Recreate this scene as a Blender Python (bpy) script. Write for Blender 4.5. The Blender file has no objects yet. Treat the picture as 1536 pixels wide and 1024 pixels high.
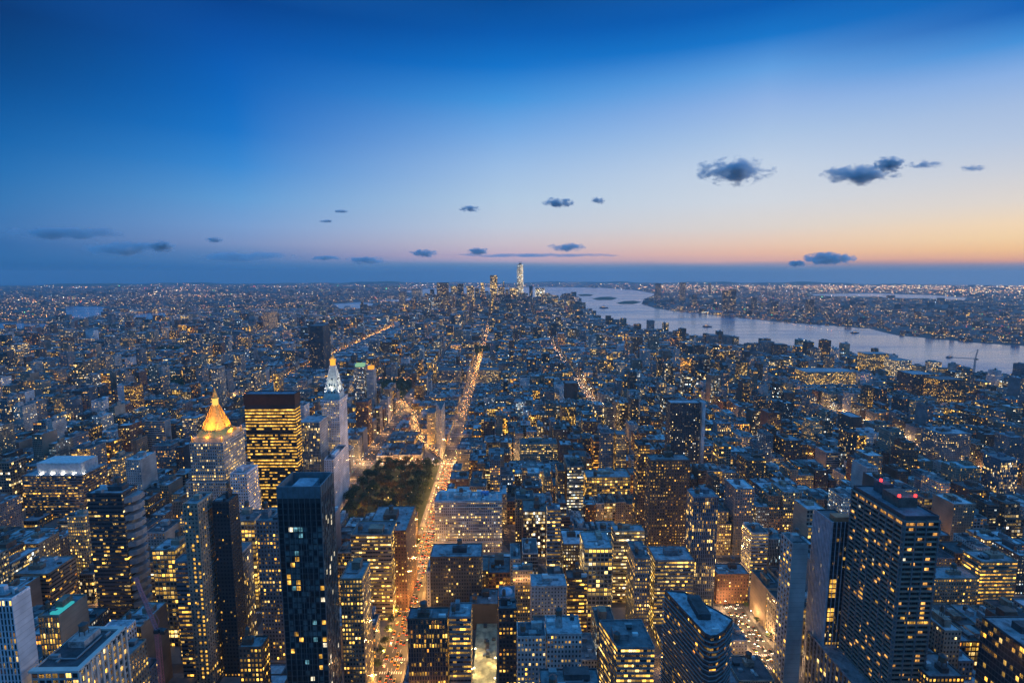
import bpy, bmesh, math, random
import numpy as np
from mathutils import Vector, Matrix
R_ = math.radians
scene = bpy.context.scene
COL = scene.collection
rng = random.Random(7)

# ------------------------------------------------------------------ camera
CAMZ = 320.0
PITCH = R_(7.13)
YAW = math.atan(13.0 / 800.0)
cam_d = bpy.data.cameras.new('camera'); cam = bpy.data.objects.new('camera', cam_d); COL.objects.link(cam)
cam.location = (0, 0, CAMZ)
cam.rotation_euler = (R_(90) - PITCH, 0, -YAW)
cam_d.sensor_width = 36.0; cam_d.lens = 18.75
cam_d.clip_start = 1.0; cam_d.clip_end = 120000.0
scene.camera = cam

# ------------------------------------------------------------------ render / exposure
scene.render.engine = 'CYCLES'
cy = scene.cycles
cy.max_bounces = 4; cy.diffuse_bounces = 2; cy.glossy_bounces = 2; cy.transmission_bounces = 2
cy.volume_bounces = 2; cy.transparent_max_bounces = 8
cy.caustics_reflective = False; cy.caustics_refractive = False
cy.sample_clamp_indirect = 3.0; cy.sample_clamp_direct = 0.0
cy.use_denoising = True
try: cy.denoising_prefilter = 'ACCURATE'
except Exception: pass
cy.use_light_tree = True
cy.volume_step_rate = 1.0; cy.volume_max_steps = 64
vs = scene.view_settings
vs.view_transform = 'Standard'; vs.look = 'None'; vs.exposure = 0.0; vs.gamma = 1.0

# ------------------------------------------------------------------ node helpers
def s2l(c):
    return tuple(((v/255.0)/12.92 if v/255.0 <= 0.04045 else ((v/255.0+0.055)/1.055)**2.4) for v in c)
class NB:
    def __init__(self, tree): self.t = tree; self.n = tree.nodes; self.l = tree.links
    def node(self, typ, **kw):
        n = self.n.new(typ)
        for k, v in kw.items(): setattr(n, k, v)
        return n
    def put(self, sock, v):
        if hasattr(v, 'is_output') or isinstance(v, bpy.types.NodeSocket): self.l.new(v, sock)
        elif isinstance(v, (tuple, list)):
            v = tuple(v)
            if sock.type == 'RGBA' and len(v) == 3: v = v + (1,)
            sock.default_value = v
        else: sock.default_value = v
    def m(self, op, a, b=None, c=None, clamp=False):
        n = self.n.new('ShaderNodeMath'); n.operation = op; n.use_clamp = clamp
        self.put(n.inputs[0], a)
        if b is not None: self.put(n.inputs[1], b)
        if c is not None: self.put(n.inputs[2], c)
        return n.outputs[0]
    def mix(self, f, a, b):
        n = self.n.new('ShaderNodeMix'); n.data_type = 'RGBA'
        self.put(n.inputs[0], f); self.put(n.inputs[6], a); self.put(n.inputs[7], b)
        return n.outputs[2]
    def cmul(self, a, b, f=1.0):
        n = self.n.new('ShaderNodeMix'); n.data_type = 'RGBA'; n.blend_type = 'MULTIPLY'
        self.put(n.inputs[0], f); self.put(n.inputs[6], a); self.put(n.inputs[7], b)
        return n.outputs[2]
    def ramp(self, f, stops, interp='LINEAR'):
        n = self.n.new('ShaderNodeValToRGB'); r = n.color_ramp; r.interpolation = interp
        while len(r.elements) > 1: r.elements.remove(r.elements[-1])
        r.elements[0].position = stops[0][0]; r.elements[0].color = tuple(stops[0][1]) + (1,)
        for p, c in stops[1:]:
            e = r.elements.new(p); e.color = tuple(c) + (1,)
        self.put(n.inputs[0], f)
        return n.outputs[0]
    def noise(self, scale, detail=3.0, vec=None, rough=0.5):
        n = self.n.new('ShaderNodeTexNoise'); n.inputs['Scale'].default_value = scale
        n.inputs['Detail'].default_value = detail; n.inputs['Roughness'].default_value = rough
        if vec is not None: self.l.new(vec, n.inputs['Vector'])
        return n.outputs[0]

# ------------------------------------------------------------------ world: dusk sky
world = bpy.data.worlds.new('World'); scene.world = world; world.use_nodes = True
wt = world.node_tree; wt.nodes.clear(); B = NB(wt)
SUN_AZ = R_(62)      # from +Y towards +X
SUN_EL = R_(1.0)
tc = B.node('ShaderNodeTexCoord'); sep = B.node('ShaderNodeSeparateXYZ'); wt.links.new(tc.outputs['Generated'], sep.inputs[0])
x, y, z = sep.outputs
hyp = B.m('SQRT', B.m('ADD', B.m('MULTIPLY', x, x), B.m('MULTIPLY', y, y)))
tel = B.m('DIVIDE', z, B.m('MAXIMUM', hyp, 0.001))
az = B.m('DIVIDE', x, B.m('MAXIMUM', hyp, 0.001))           # sine of azimuth
SKT = 0.60
def col(stops, k):
    out = [(0.0, s2l(stops[0][1]))]
    for yy, c in sorted(stops, key=lambda s: -s[0]):
        tt = math.tan(math.atan((512-yy)/800.0) - PITCH) * k / SKT
        if tt > 0.0005: out.append((tt, s2l(c)))
    out.append((0.85, s2l((30, 95, 170)))); out.append((1.0, s2l((64, 156, 236))))  # unseen zenith brightened to lift the blue on roofs and haze
    return out
COLS = [  # sine of azimuth, (height row, colour)
 (-.692, [(411,(28,92,152)),(385,(45,105,165)),(365,(46,106,168)),(340,(58,116,178)),(300,(46,116,180)),(250,(28,108,178)),(200,(14,96,168)),(150,(9,84,154)),(100,(5,70,136)),(50,(4,60,120)),(0,(6,50,106))]),
 (-.433, [(411,(48,106,166)),(400,(58,114,174)),(385,(88,130,184)),(365,(126,150,196)),(340,(122,160,210)),(300,(98,158,215)),(250,(58,138,212)),(200,(26,118,202)),(150,(13,105,192)),(100,(8,94,182)),(50,(6,80,165)),(0,(5,66,142))]),
 (0.0,   [(411,(78,122,172)),(401,(92,132,178)),(396,(125,148,184)),(391,(180,168,194)),(384,(202,176,194)),(365,(206,196,206)),(340,(196,206,222)),(300,(180,204,228)),(250,(155,190,230)),(200,(118,170,228)),(150,(68,148,221)),(100,(18,116,202)),(50,(6,92,178)),(0,(5,76,152))]),
 (.431,  [(411,(94,128,170)),(401,(108,138,176)),(396,(150,150,174)),(391,(228,176,164)),(380,(242,192,164)),(365,(240,206,182)),(340,(226,216,208)),(300,(212,218,226)),(250,(198,212,230)),(200,(172,198,230)),(150,(145,180,229)),(100,(98,160,225)),(50,(22,118,202)),(0,(6,92,178))]),
 (.692,  [(411,(112,136,166)),(402,(124,140,168)),(397,(160,146,160)),(391,(228,164,138)),(384,(246,184,136)),(372,(253,202,144)),(355,(252,216,166)),(335,(249,220,182)),(300,(228,218,208)),(250,(205,210,220)),(200,(182,200,226)),(150,(165,190,226)),(100,(135,175,228)),(50,(62,142,216)),(0,(8,96,182))])]
fac = B.m('DIVIDE', tel, SKT, clamp=True)
# uneven upper edge of the cloud bank at the horizon
nz = B.node('ShaderNodeTexNoise'); nz.inputs['Scale'].default_value = 3.0; nz.inputs['Detail'].default_value = 3
mp = B.node('ShaderNodeMapping'); mp.inputs['Scale'].default_value = (1, 1, 14); wt.links.new(tc.outputs['Generated'], mp.inputs[0]); wt.links.new(mp.outputs[0], nz.inputs[0])
fac2 = B.m('ADD', fac, B.m('MULTIPLY', B.m('SUBTRACT', nz.outputs[0], 0.5), B.m('MULTIPLY', B.m('SUBTRACT', 0.22, fac, clamp=True), 0.075)))
skyc = None
for ci, (sa, stp) in enumerate(COLS):
    rmp = B.ramp(fac2, col(stp, math.sqrt(1-sa*sa)))
    if skyc is None: skyc = rmp
    else:
        mr = B.node('ShaderNodeMapRange', interpolation_type='LINEAR'); B.put(mr.inputs[0], az); mr.inputs[1].default_value = COLS[ci-1][0]; mr.inputs[2].default_value = sa
        skyc = B.mix(mr.outputs[0], skyc, rmp)
# behind the camera the unseen sky is brightened, added fill for roofs and haze
back = B.m('MULTIPLY', B.m('SUBTRACT', 0.15, y), 1.6, clamp=True)
skyc = B.mix(back, skyc, B.ramp(fac, [(0, s2l((72, 112, 155))), (0.4, s2l((52, 122, 196))), (1, s2l((64, 156, 236)))]))
bg1 = B.node('ShaderNodeBackground'); wt.links.new(skyc, bg1.inputs[0]); bg1.inputs[1].default_value = 1.0
ns = B.node('ShaderNodeTexSky'); ns.sky_type = 'NISHITA'; ns.sun_disc = False
ns.sun_elevation = SUN_EL; ns.sun_rotation = SUN_AZ; ns.altitude = 300
bg2 = B.node('ShaderNodeBackground'); wt.links.new(ns.outputs[0], bg2.inputs[0]); bg2.inputs[1].default_value = 0.002
ad = B.node('ShaderNodeAddShader'); wt.links.new(bg1.outputs[0], ad.inputs[0]); wt.links.new(bg2.outputs[0], ad.inputs[1])
wo = B.node('ShaderNodeOutputWorld'); wt.links.new(ad.outputs[0], wo.inputs[0])
world.cycles.sampling_method = 'AUTOMATIC'

# afterglow from the right-hand horizon
sd = bpy.data.lights.new('afterglow', 'SUN'); sd.energy = 0.62; sd.angle = R_(20); sd.color = (0.92, 0.84, 0.90)
so = bpy.data.objects.new('afterglow', sd); COL.objects.link(so)
dv = Vector((math.sin(SUN_AZ+R_(28)), math.cos(SUN_AZ+R_(28)), math.tan(R_(9))))
so.rotation_euler = dv.to_track_quat('Z', 'Y').to_euler()

# ------------------------------------------------------------------ projection helpers (layout only)
cyw, syw = math.cos(YAW), math.sin(YAW); cp, sp = math.cos(PITCH), math.sin(PITCH)
RV = np.array((cyw, -syw, 0)); FV = np.array((syw*cp, cyw*cp, -sp)); UV = np.array((syw*sp, cyw*sp, cp))
def ray(px, py): return FV*800 + RV*(px-768) + UV*(512-py)
def P(px, py, z=0.0):
    d = ray(px, py); t = (z-CAMZ)/d[2]; return (d[0]*t, d[1]*t)
def PY(px, py, Y):
    d = ray(px, py); t = Y/d[1]; return Vector((d[0]*t, Y, CAMZ+d[2]*t))
def proj(p):
    v = np.array((p[0], p[1], p[2]-CAMZ)); f = float(v@FV)
    return (768+800*float(v@RV)/f, 512-800*float(v@UV)/f, f)

# ------------------------------------------------------------------ materials
def newmat(name):
    m = bpy.data.materials.new(name); m.use_nodes = True; m.node_tree.nodes.clear()
    m.cycles.emission_sampling = 'NONE'
    return m, NB(m.node_tree)
def out(B, sh, vol=None):
    o = B.node('ShaderNodeOutputMaterial'); 
    if sh is not None: B.l.new(sh, o.inputs[0])
    if vol is not None: B.l.new(vol, o.inputs[1])
def facade_mat():
    m, B = newmat('facade')
    uv = B.node('ShaderNodeUVMap', uv_map='uv'); su = B.node('ShaderNodeSeparateXYZ'); B.l.new(uv.outputs[0], su.inputs[0])
    u, v = su.outputs[0], su.outputs[1]
    pr = B.node('ShaderNodeAttribute', attribute_name='prm'); sc = B.node('ShaderNodeSeparateColor'); B.l.new(pr.outputs['Color'], sc.inputs[0])
    seed, lit, ww = sc.outputs[0], sc.outputs[1], sc.outputs[2]; wh = pr.outputs['Alpha']
    bc = B.node('ShaderNodeAttribute', attribute_name='bcol'); warm = bc.outputs['Alpha']
    cu, cv = B.m('FLOOR', u), B.m('FLOOR', v); fu, fv = B.m('FRACT', u), B.m('FRACT', v)
    s9 = B.m('MULTIPLY', seed, 733.0)
    cx = B.node('ShaderNodeCombineXYZ'); B.l.new(cu, cx.inputs[0]); B.l.new(cv, cx.inputs[1]); B.l.new(s9, cx.inputs[2])
    wn = B.node('ShaderNodeTexWhiteNoise', noise_dimensions='3D'); B.l.new(cx.outputs[0], wn.inputs[0])
    rc = B.node('ShaderNodeSeparateColor'); B.l.new(wn.outputs['Color'], rc.inputs[0])
    # runs of neighbouring rooms on one floor switch on together
    cx2 = B.node('ShaderNodeCombineXYZ'); B.l.new(B.m('FLOOR', B.m('DIVIDE', B.m('ADD', u, B.m('MULTIPLY', cv, 2.37)), 4.0)), cx2.inputs[0]); B.l.new(cv, cx2.inputs[1]); B.l.new(s9, cx2.inputs[2])
    wf = B.node('ShaderNodeTexWhiteNoise', noise_dimensions='3D'); B.l.new(cx2.outputs[0], wf.inputs[0])
    cx3 = B.node('ShaderNodeCombineXYZ'); B.l.new(cv, cx3.inputs[0]); B.l.new(s9, cx3.inputs[1])
    wg = B.node('ShaderNodeTexWhiteNoise', noise_dimensions='2D'); B.l.new(cx3.outputs[0], wg.inputs[0])
    boost = B.m('ADD', 0.30, B.m('ADD', B.m('MULTIPLY', B.m('LESS_THAN', wf.outputs[0], 0.30), 1.5), B.m('MULTIPLY', B.m('LESS_THAN', wg.outputs[0], 0.16), 2.2)))
    ground = B.m('MULTIPLY', B.m('LESS_THAN', v, 1.0), 0.45)
    litp = B.m('ADD', B.m('MULTIPLY', lit, boost), ground)
    on = B.m('LESS_THAN', rc.outputs[0], litp)
    mask = B.m('MULTIPLY', B.m('LESS_THAN', B.m('ABSOLUTE', B.m('SUBTRACT', fu, 0.5)), B.m('MULTIPLY', ww, 0.5)),
               B.m('LESS_THAN', B.m('ABSOLUTE', B.m('SUBTRACT', fv, 0.54)), B.m('MULTIPLY', wh, 0.5)))
    # blinds: lit height varies
    blind = B.m('LESS_THAN', B.m('ADD', fv, B.m('MULTIPLY', rc.outputs[2], 0.28)), 1.02)
    br = B.m('ADD', 0.16, B.m('MULTIPLY', B.m('POWER', rc.outputs[1], 3.5), 2.9))
    wc = B.ramp(B.m('ADD', B.m('MULTIPLY', warm, 0.66), B.m('ADD', B.m('MULTIPLY', wf.outputs[0], 0.22), B.m('SUBTRACT', B.m('MULTIPLY', rc.outputs[2], 0.34), .08)), clamp=True),
                [(0.0, (0.55, 0.85, 1.0)), (0.14, (0.9, 0.92, 0.85)), (0.3, (1.0, 0.70, 0.30)), (0.55, (1.0, 0.56, 0.085)), (0.8, (1.0, 0.46, 0.05)), (1.0, (1.0, 0.30, 0.03))])
    inn = B.noise(2.6, 2.0, uv.outputs[0], .6)
    split = B.m('SUBTRACT', 1.0, B.m('MULTIPLY', B.m('LESS_THAN', B.m('ABSOLUTE', B.m('SUBTRACT', fu, .5)), .035), .75))
    ceil = B.m('ADD', .55, B.m('MULTIPLY', fv, .75))
    em = B.m('MULTIPLY', B.m('MULTIPLY', B.m('MULTIPLY', mask, on), blind), B.m('MULTIPLY', B.m('MULTIPLY', br, split), B.m('MULTIPLY', ceil, B.m('ADD', .35, B.m('MULTIPLY', inn, 1.3)))))
    gt = B.node('ShaderNodeNewGeometry')
    nzv = B.noise(0.06, 4.0, gt.outputs['Position'])
    wallc = B.cmul(bc.outputs['Color'], B.ramp(nzv, [(0.3, (0.55, 0.55, 0.56)), (0.7, (1.22, 1.2, 1.18))]))
    # spandrel line between floors
    line = B.m('LESS_THAN', fv, 0.09)
    wallc = B.mix(B.m('MULTIPLY', line, 0.35), wallc, (0.10, 0.09, 0.085))
    bs = B.node('ShaderNodeBsdfPrincipled')
    B.l.new(B.mix(mask, wallc, (0.018, 0.024, 0.030)), bs.inputs['Base Color'])
    B.l.new(B.m('SUBTRACT', 0.85, B.m('MULTIPLY', mask, 0.70)), bs.inputs['Roughness'])
    B.l.new(wc, bs.inputs['Emission Color']); B.l.new(B.m('MULTIPLY', em, 1.55), bs.inputs['Emission Strength'])
    out(B, bs.outputs[0]); return m
def roof_mat():
    m, B = newmat('roofing')
    bc = B.node('ShaderNodeAttribute', attribute_name='bcol')
    gt = B.node('ShaderNodeNewGeometry')
    a = B.noise(0.16, 6.0, gt.outputs['Position'], 0.72); b = B.noise(0.9, 3.0, gt.outputs['Position'])
    c = B.cmul(bc.outputs['Color'], B.ramp(a, [(0.34, (0.28, 0.28, 0.30)), (0.48, (0.8, 0.8, 0.82)), (0.62, (1.15, 1.15, 1.15)), (0.7, (1.9, 1.9, 1.85))]))
    c = B.cmul(c, B.ramp(b, [(0.3, (0.8, 0.8, 0.8)), (0.7, (1.1, 1.1, 1.1))]))
    bs = B.node('ShaderNodeBsdfPrincipled'); B.l.new(c, bs.inputs['Base Color']); bs.inputs['Roughness'].default_value = 0.7
    out(B, bs.outputs[0]); return m
def plain(name, c, rough=0.7, metal=0.0, var=0.25, scale=0.3, spec=0.5):
    m, B = newmat(name); gt = B.node('ShaderNodeNewGeometry')
    a = B.noise(scale, 4.0, gt.outputs['Position'])
    cc = B.cmul(c, B.ramp(a, [(0.3, (1-var,)*3), (0.7, (1+var,)*3)]))
    bs = B.node('ShaderNodeBsdfPrincipled'); B.l.new(cc, bs.inputs['Base Color']); bs.inputs['Roughness'].default_value = rough; bs.inputs['Metallic'].default_value = metal
    bs.inputs['Specular IOR Level'].default_value = spec
    out(B, bs.outputs[0]); return m
def emis(name, c, s):
    m, B = newmat(name); e = B.node('ShaderNodeEmission'); e.inputs[0].default_value = tuple(c)+(1,); e.inputs[1].default_value = s
    out(B, e.outputs[0]); return m
def lit_pane(name, c, s):
    m, B = newmat(name); gt = B.node('ShaderNodeNewGeometry')
    a = B.noise(.23, 2.0, gt.outputs['Position'], .6); b = B.noise(1.3, 2.0, gt.outputs['Position'], .6)
    e = B.node('ShaderNodeEmission'); B.l.new(B.mix(B.m('MULTIPLY', a, .22), c, (1, .75, .4)), e.inputs[0])
    B.l.new(B.m('MULTIPLY', B.m('POWER', B.m('MULTIPLY', a, 1.9), 3.0), B.m('MULTIPLY', B.m('ADD', .3, B.m('MULTIPLY', b, 1.4)), s)), e.inputs[1])
    out(B, e.outputs[0]); return m
def emis_attr(name, s):
    m, B = newmat(name); bc = B.node('ShaderNodeAttribute', attribute_name='bcol'); e = B.node('ShaderNodeEmission')
    B.l.new(bc.outputs['Color'], e.inputs[0]); B.l.new(B.m('MULTIPLY', bc.outputs['Alpha'], s), e.inputs[1])
    out(B, e.outputs[0]); return m
M = {}
M['facade'] = facade_mat(); M['roofing'] = roof_mat()
M['asphalt'] = plain('asphalt', (0.05, 0.05, 0.052), 0.75, var=0.3, scale=0.05)
M['pavement'] = plain('pavement', (0.16, 0.155, 0.15), 0.8, var=0.25, scale=0.1)
M['marking'] = plain('marking_paint', (0.6, 0.6, 0.58), 0.6)
M['lawn'] = plain('lawn', (0.035, 0.055, 0.02), 0.9, var=0.4, scale=0.05)
M['leaf'] = plain('leaves', (0.035, 0.065, 0.022), 0.8, var=0.6, scale=0.25)
M['bark'] = plain('bark', (0.07, 0.05, 0.035), 0.9)
M['metal'] = plain('painted_metal', (0.22, 0.23, 0.24), 0.5)
M['dark_metal'] = plain('dark_metal', (0.05, 0.055, 0.06), 0.45)
M['white_metal'] = plain('white_metal', (0.6, 0.6, 0.6), 0.5)
M['wood'] = plain('tank_wood', (0.13, 0.085, 0.055), 0.85, scale=1.5)
M['gold'] = plain('gilded_roof', (0.75, 0.47, 0.12), 0.45, 0.55, var=0.25, scale=0.4)
M['pale_stone'] = plain('pale_stone', (0.52, 0.50, 0.46), 0.75, var=0.12, scale=0.2)
M['pink_steel'] = plain('pink_steel', (0.55, 0.20, 0.22), 0.5)
M['glass'] = plain('dark_glass', (0.010, 0.020, 0.024), 0.12, var=0.3, scale=.15, spec=0.22)
M['pane_dim'] = plain('grey_curtained_glass', (0.08, 0.12, 0.12), 0.3, var=0.6, scale=0.35, spec=.3)
M['lit_yellow'] = lit_pane('lit_yellow', (1.0, 0.48, 0.035), 1.15)
M['lit_amber'] = lit_pane('lit_amber', (1.0, 0.42, 0.06), 1.0)
M['lit_white'] = lit_pane('lit_white', (1.0, 0.86, 0.6), 1.0)
M['lit_teal'] = lit_pane('lit_teal', (0.12, 0.55, 0.75), 0.55)
M['lamp_warm'] = emis('lamp_warm', (1.0, 0.55, 0.16), 40.0)
M['lamp_white'] = emis('lamp_white', (1.0, 0.86, 0.62), 40.0)
M['lamp_red'] = emis('lamp_red', (1.0, 0.03, 0.03), 5.0)
M['flood'] = emis('flood', (1.0, 0.8, 0.45), 8.0)
M['tail'] = emis('tail', (1.0, 0.08, 0.015), 4.5)
M['head'] = emis('head', (1.0, 0.76, 0.44), 11.0)
M['points'] = emis_attr('city_light', 1.0)
M['car_dark'] = plain('car_dark', (0.03, 0.03, 0.035), 0.25); M['car_yellow'] = plain('car_yellow', (0.6, 0.36, 0.03), 0.3); M['car_white'] = plain('car_white', (0.55, 0.55, 0.55), 0.3)

def water_mat():
    m, B = newmat('river_water'); gt = B.node('ShaderNodeNewGeometry')
    mp = B.node('ShaderNodeMapping'); mp.inputs['Scale'].default_value = (0.45, 1.9, 1.0); B.l.new(gt.outputs['Position'], mp.inputs[0])
    a = B.noise(0.02, 6.0, mp.outputs[0], 0.6); b = B.noise(0.0016, 5.0, mp.outputs[0], 0.62)
    bu = B.node('ShaderNodeBump'); bu.inputs['Strength'].default_value = 0.35; bu.inputs['Distance'].default_value = 4.0
    B.l.new(B.m('ADD', a, B.m('MULTIPLY', b, 3.0)), bu.inputs['Height'])
    bs = B.node('ShaderNodeBsdfPrincipled'); bs.inputs['Base Color'].default_value = (0.07, 0.16, 0.26, 1)
    B.l.new(B.ramp(b, [(.35, (.05,)*3), (.5, (.16,)*3), (.68, (.34,)*3)]), bs.inputs['Roughness']); bs.inputs['IOR'].default_value = 2.4
    B.l.new(bu.outputs[0], bs.inputs['Normal'])
    out(B, bs.outputs[0]); return m
M['water'] = water_mat()

# ------------------------------------------------------------------ mesh helpers
class MB:
    """collects faces with uv + attributes, builds ONE mesh object"""
    def __init__(s): s.v = []; s.f = []; s.uv = []; s.bc = []; s.pr = []; s.mi = []
    def face(s, pts, uv=None, bc=(.3, .3, .3, .5), pr=(0, 0, 0, 0), mi=0):
        b = len(s.v); s.v.extend(pts); s.f.append(tuple(range(b, b+len(pts))))
        s.uv.extend(uv if uv else [(0, 0)]*len(pts)); s.bc.append(bc); s.pr.append(pr); s.mi.append(mi)
    def prism(s, poly, z0, z1, bc=(.3, .3, .3, .5), pr=(0, 0, 0, 0), pitch=3.0, fh=3.6, top=True, mi=0, tmi=None, tbc=None, side=None, poly2=None, bot=False):
        n = len(poly); p2 = poly2 or poly
        fl = max(1, round((z1-z0)/fh))
        for i in range(n):
            a, b = poly[i], poly[(i+1) % n]; a2, b2 = p2[i], p2[(i+1) % n]
            w = math.hypot(b[0]-a[0], b[1]-a[1]); nu = max(1, round(w/pitch))
            pp = pr
            if side is not None and not (abs(b[1]-a[1]) < abs(b[0]-a[0]) and (b[0]-a[0]) > 0): pp = side
            pp = ((pp[0]+0.137*i) % 1.0,) + tuple(pp[1:])
            s.face([(a[0], a[1], z0), (b[0], b[1], z0), (b2[0], b2[1], z1), (a2[0], a2[1], z1)],
                   [(0, 0), (nu, 0), (nu, fl), (0, fl)], bc, pp, mi)
        if top: s.face([(p[0], p[1], z1) for p in p2], None, tbc or bc, (0, 0, 0, 0), mi if tmi is None else tmi)
        if bot: s.face([(p[0], p[1], z0) for p in reversed(poly)], None, bc, (0, 0, 0, 0), mi)
    def box(s, x0, x1, y0, y1, z0, z1, **k): s.prism([(x0, y0), (x1, y0), (x1, y1), (x0, y1)], z0, z1, **k)
    def bar(s, a, b, t, **k):
        a = Vector(a); b = Vector(b); d = (b-a)
        if d.length < 1e-6: return
        d.normalize(); up = Vector((0, 0, 1)) if abs(d.z) < 0.9 else Vector((1, 0, 0))
        u = d.cross(up).normalized()*t/2; w = d.cross(u).normalized()*t/2
        c = [u+w, u-w, -u-w, -u+w]
        A = [tuple(a+q) for q in c]; Bp = [tuple(b+q) for q in c]
        for i in range(4):
            j = (i+1) % 4; s.face([A[i], A[j], Bp[j], Bp[i]], **k)
        s.face(A[::-1], **k); s.face(Bp, **k)
    def cyl(s, cx, cyy, z0, z1, r0, r1=None, n=12, **k):
        r1 = r0 if r1 is None else r1
        p = [(cx+r0*math.cos(2*math.pi*i/n), cyy+r0*math.sin(2*math.pi*i/n)) for i in range(n)]
        q = [(cx+r1*math.cos(2*math.pi*i/n), cyy+r1*math.sin(2*math.pi*i/n)) for i in range(n)]
        s.prism(p, z0, z1, poly2=q, **k)
    def build(s, name, mats, parent=None, loc=None):
        me = bpy.data.meshes.new(name)
        v = np.array(s.v, dtype=np.float64)
        if loc is not None: v = v - np.array(loc)
        me.vertices.add(len(v)); me.vertices.foreach_set('co', v.astype(np.float32).ravel())
        tot = np.array([len(f) for f in s.f]); st = np.concatenate(([0], np.cumsum(tot)[:-1]))
        me.loops.add(int(tot.sum())); me.loops.foreach_set('vertex_index', np.concatenate([np.array(f) for f in s.f]).astype(np.int32))
        me.polygons.add(len(s.f)); me.polygons.foreach_set('loop_start', st.astype(np.int32))
        me.polygons.foreach_set('material_index', np.array(s.mi, dtype=np.int32))
        me.update(calc_edges=True)
        ul = me.uv_layers.new(name='uv'); ul.data.foreach_set('uv', np.array(s.uv, dtype=np.float32).ravel())
        for nm, arr in (('bcol', s.bc), ('prm', s.pr)):
            at = me.attributes.new(nm, 'FLOAT_COLOR', 'CORNER')
            a = np.repeat(np.array(arr, dtype=np.float32), tot, axis=0); at.data.foreach_set('color', a.ravel())
        for m in (mats if isinstance(mats, (list, tuple)) else [mats]): me.materials.append(m)
        me.validate()
        o = bpy.data.objects.new(name, me); COL.objects.link(o)
        if parent is not None: o.parent = parent
        elif loc is not None: o.location = loc
        return o
def empty(name, label, cat, loc=(0, 0, 0), group=None):
    o = bpy.data.objects.new(name, None); COL.objects.link(o); o.location = loc; o.empty_display_size = 1
    o['label'] = label; o['category'] = cat
    if group: o['group'] = group
    return o
def copy_tree(o, parent=None):
    c = o.copy(); COL.objects.link(c)
    if parent is not None: c.parent = parent
    for ch in o.children: copy_tree(ch, c)
    return c
def struct(o, kind='structure', label=None):
    o['kind'] = kind
    if label: o['label'] = label
    return o
def inset(poly, t):
    n = len(poly); res = []
    for i in range(n):
        p0, p1, p2 = Vector(poly[i-1]), Vector(poly[i]), Vector(poly[(i+1) % n])
        d1 = (p1-p0).normalized(); d2 = (p2-p1).normalized()
        n1 = Vector((-d1.y, d1.x)); n2 = Vector((-d2.y, d2.x)); b = (n1+n2)
        b = b/max(0.25, b.dot(n1)) if b.length > 1e-6 else n1
        res.append(tuple(p1+b*t))
    return res
def rectpoly(x0, x1, y0, y1): return [(x0, y0), (x1, y0), (x1, y1), (x0, y1)]
EXEC_MARK = 1

# ------------------------------------------------------------------ street plan
AV = [222, -92, -235, -385, -535, -690, -900, -1110, -1310, -1510, -1710, -1920, -2130, -2350, -2570, -2790, -3010, -3230, 500, 770, 1040, 1310, 1580, 1850]
AV = sorted(AV)
def street(k): return 85 + 80*k
BROAD = [(222, 30), (-92, 885), (-152, 987), (-178, 1070), (-208, 1210), (-310, 1460), (-335, 3300)]
def broad_x(yy):
    for (xa, ya), (xb, yb) in zip(BROAD, BROAD[1:]):
        if ya <= yy <= yb: return xa+(xb-xa)*(yy-ya)/(yb-ya)
    return -335.0
def seg_d(px, py, a, b):
    ax, ay = a; bx, by = b; t = max(0, min(1, ((px-ax)*(bx-ax)+(py-ay)*(by-ay))/((bx-ax)**2+(by-ay)**2)))
    return math.hypot(px-ax-t*(bx-ax), py-ay-t*(by-ay))
def broad_d(px, py): return min(seg_d(px, py, BROAD[i], BROAD[i+1]) for i in range(len(BROAD)-1))

HUDSON = [(540,452),(600,452),(660,455),(720,460),(800,462),(858,463),(880,474),(915,486),(975,496),(1050,511),(1130,521),(1200,532),(1300,547),(1390,563),(1450,570),(1536,578),(1640,590),(1640,528),(1536,519),(1460,514),(1400,508),(1345,503),(1320,497),(1305,493),(1240,488),(1165,483),(1100,475),(1040,469),(985,463),(962,456),(966,448),(988,441),(950,435),(900,431.5),(820,430.5),(700,431),(640,433),(604,437),(640,443),(600,449)]
WATERS = [HUDSON,
  [(1210,441.5),(1300,439.5),(1400,443),(1450,446.5),(1446,450.5),(1380,448),(1300,445),(1217,443.5)],
  [(-60,484),(66,485),(84,490),(40,499),(-60,502)],
  [(98,459),(156,460),(160,470),(128,479),(100,476)],
  [(206,470),(250,468),(252,476),(215,483),(196,480)],
  [(500,456),(540,453),(560,455),(556,461),(512,464)]]
WW = [[P(a, b, 0) for a, b in w] for w in WATERS]
def inpoly(x, y, poly):
    c = False; n = len(poly); j = n-1
    for i in range(n):
        xi, yi = poly[i]; xj, yj = poly[j]
        if (yi > y) != (yj > y) and x < (xj-xi)*(y-yi)/(yj-yi)+xi: c = not c
        j = i
    return c
def wet(x, y): return any(inpoly(x, y, w) for w in WW)

PARKS = [(-222, -108, 640, 874), (-372, -262, 1345, 1590), (-660, -560, 1170, 1230), (-1090, -930, 1500, 1640), (-1500, -1130, 2180, 2330), (-160, -20, 2080, 2330)]

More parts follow.
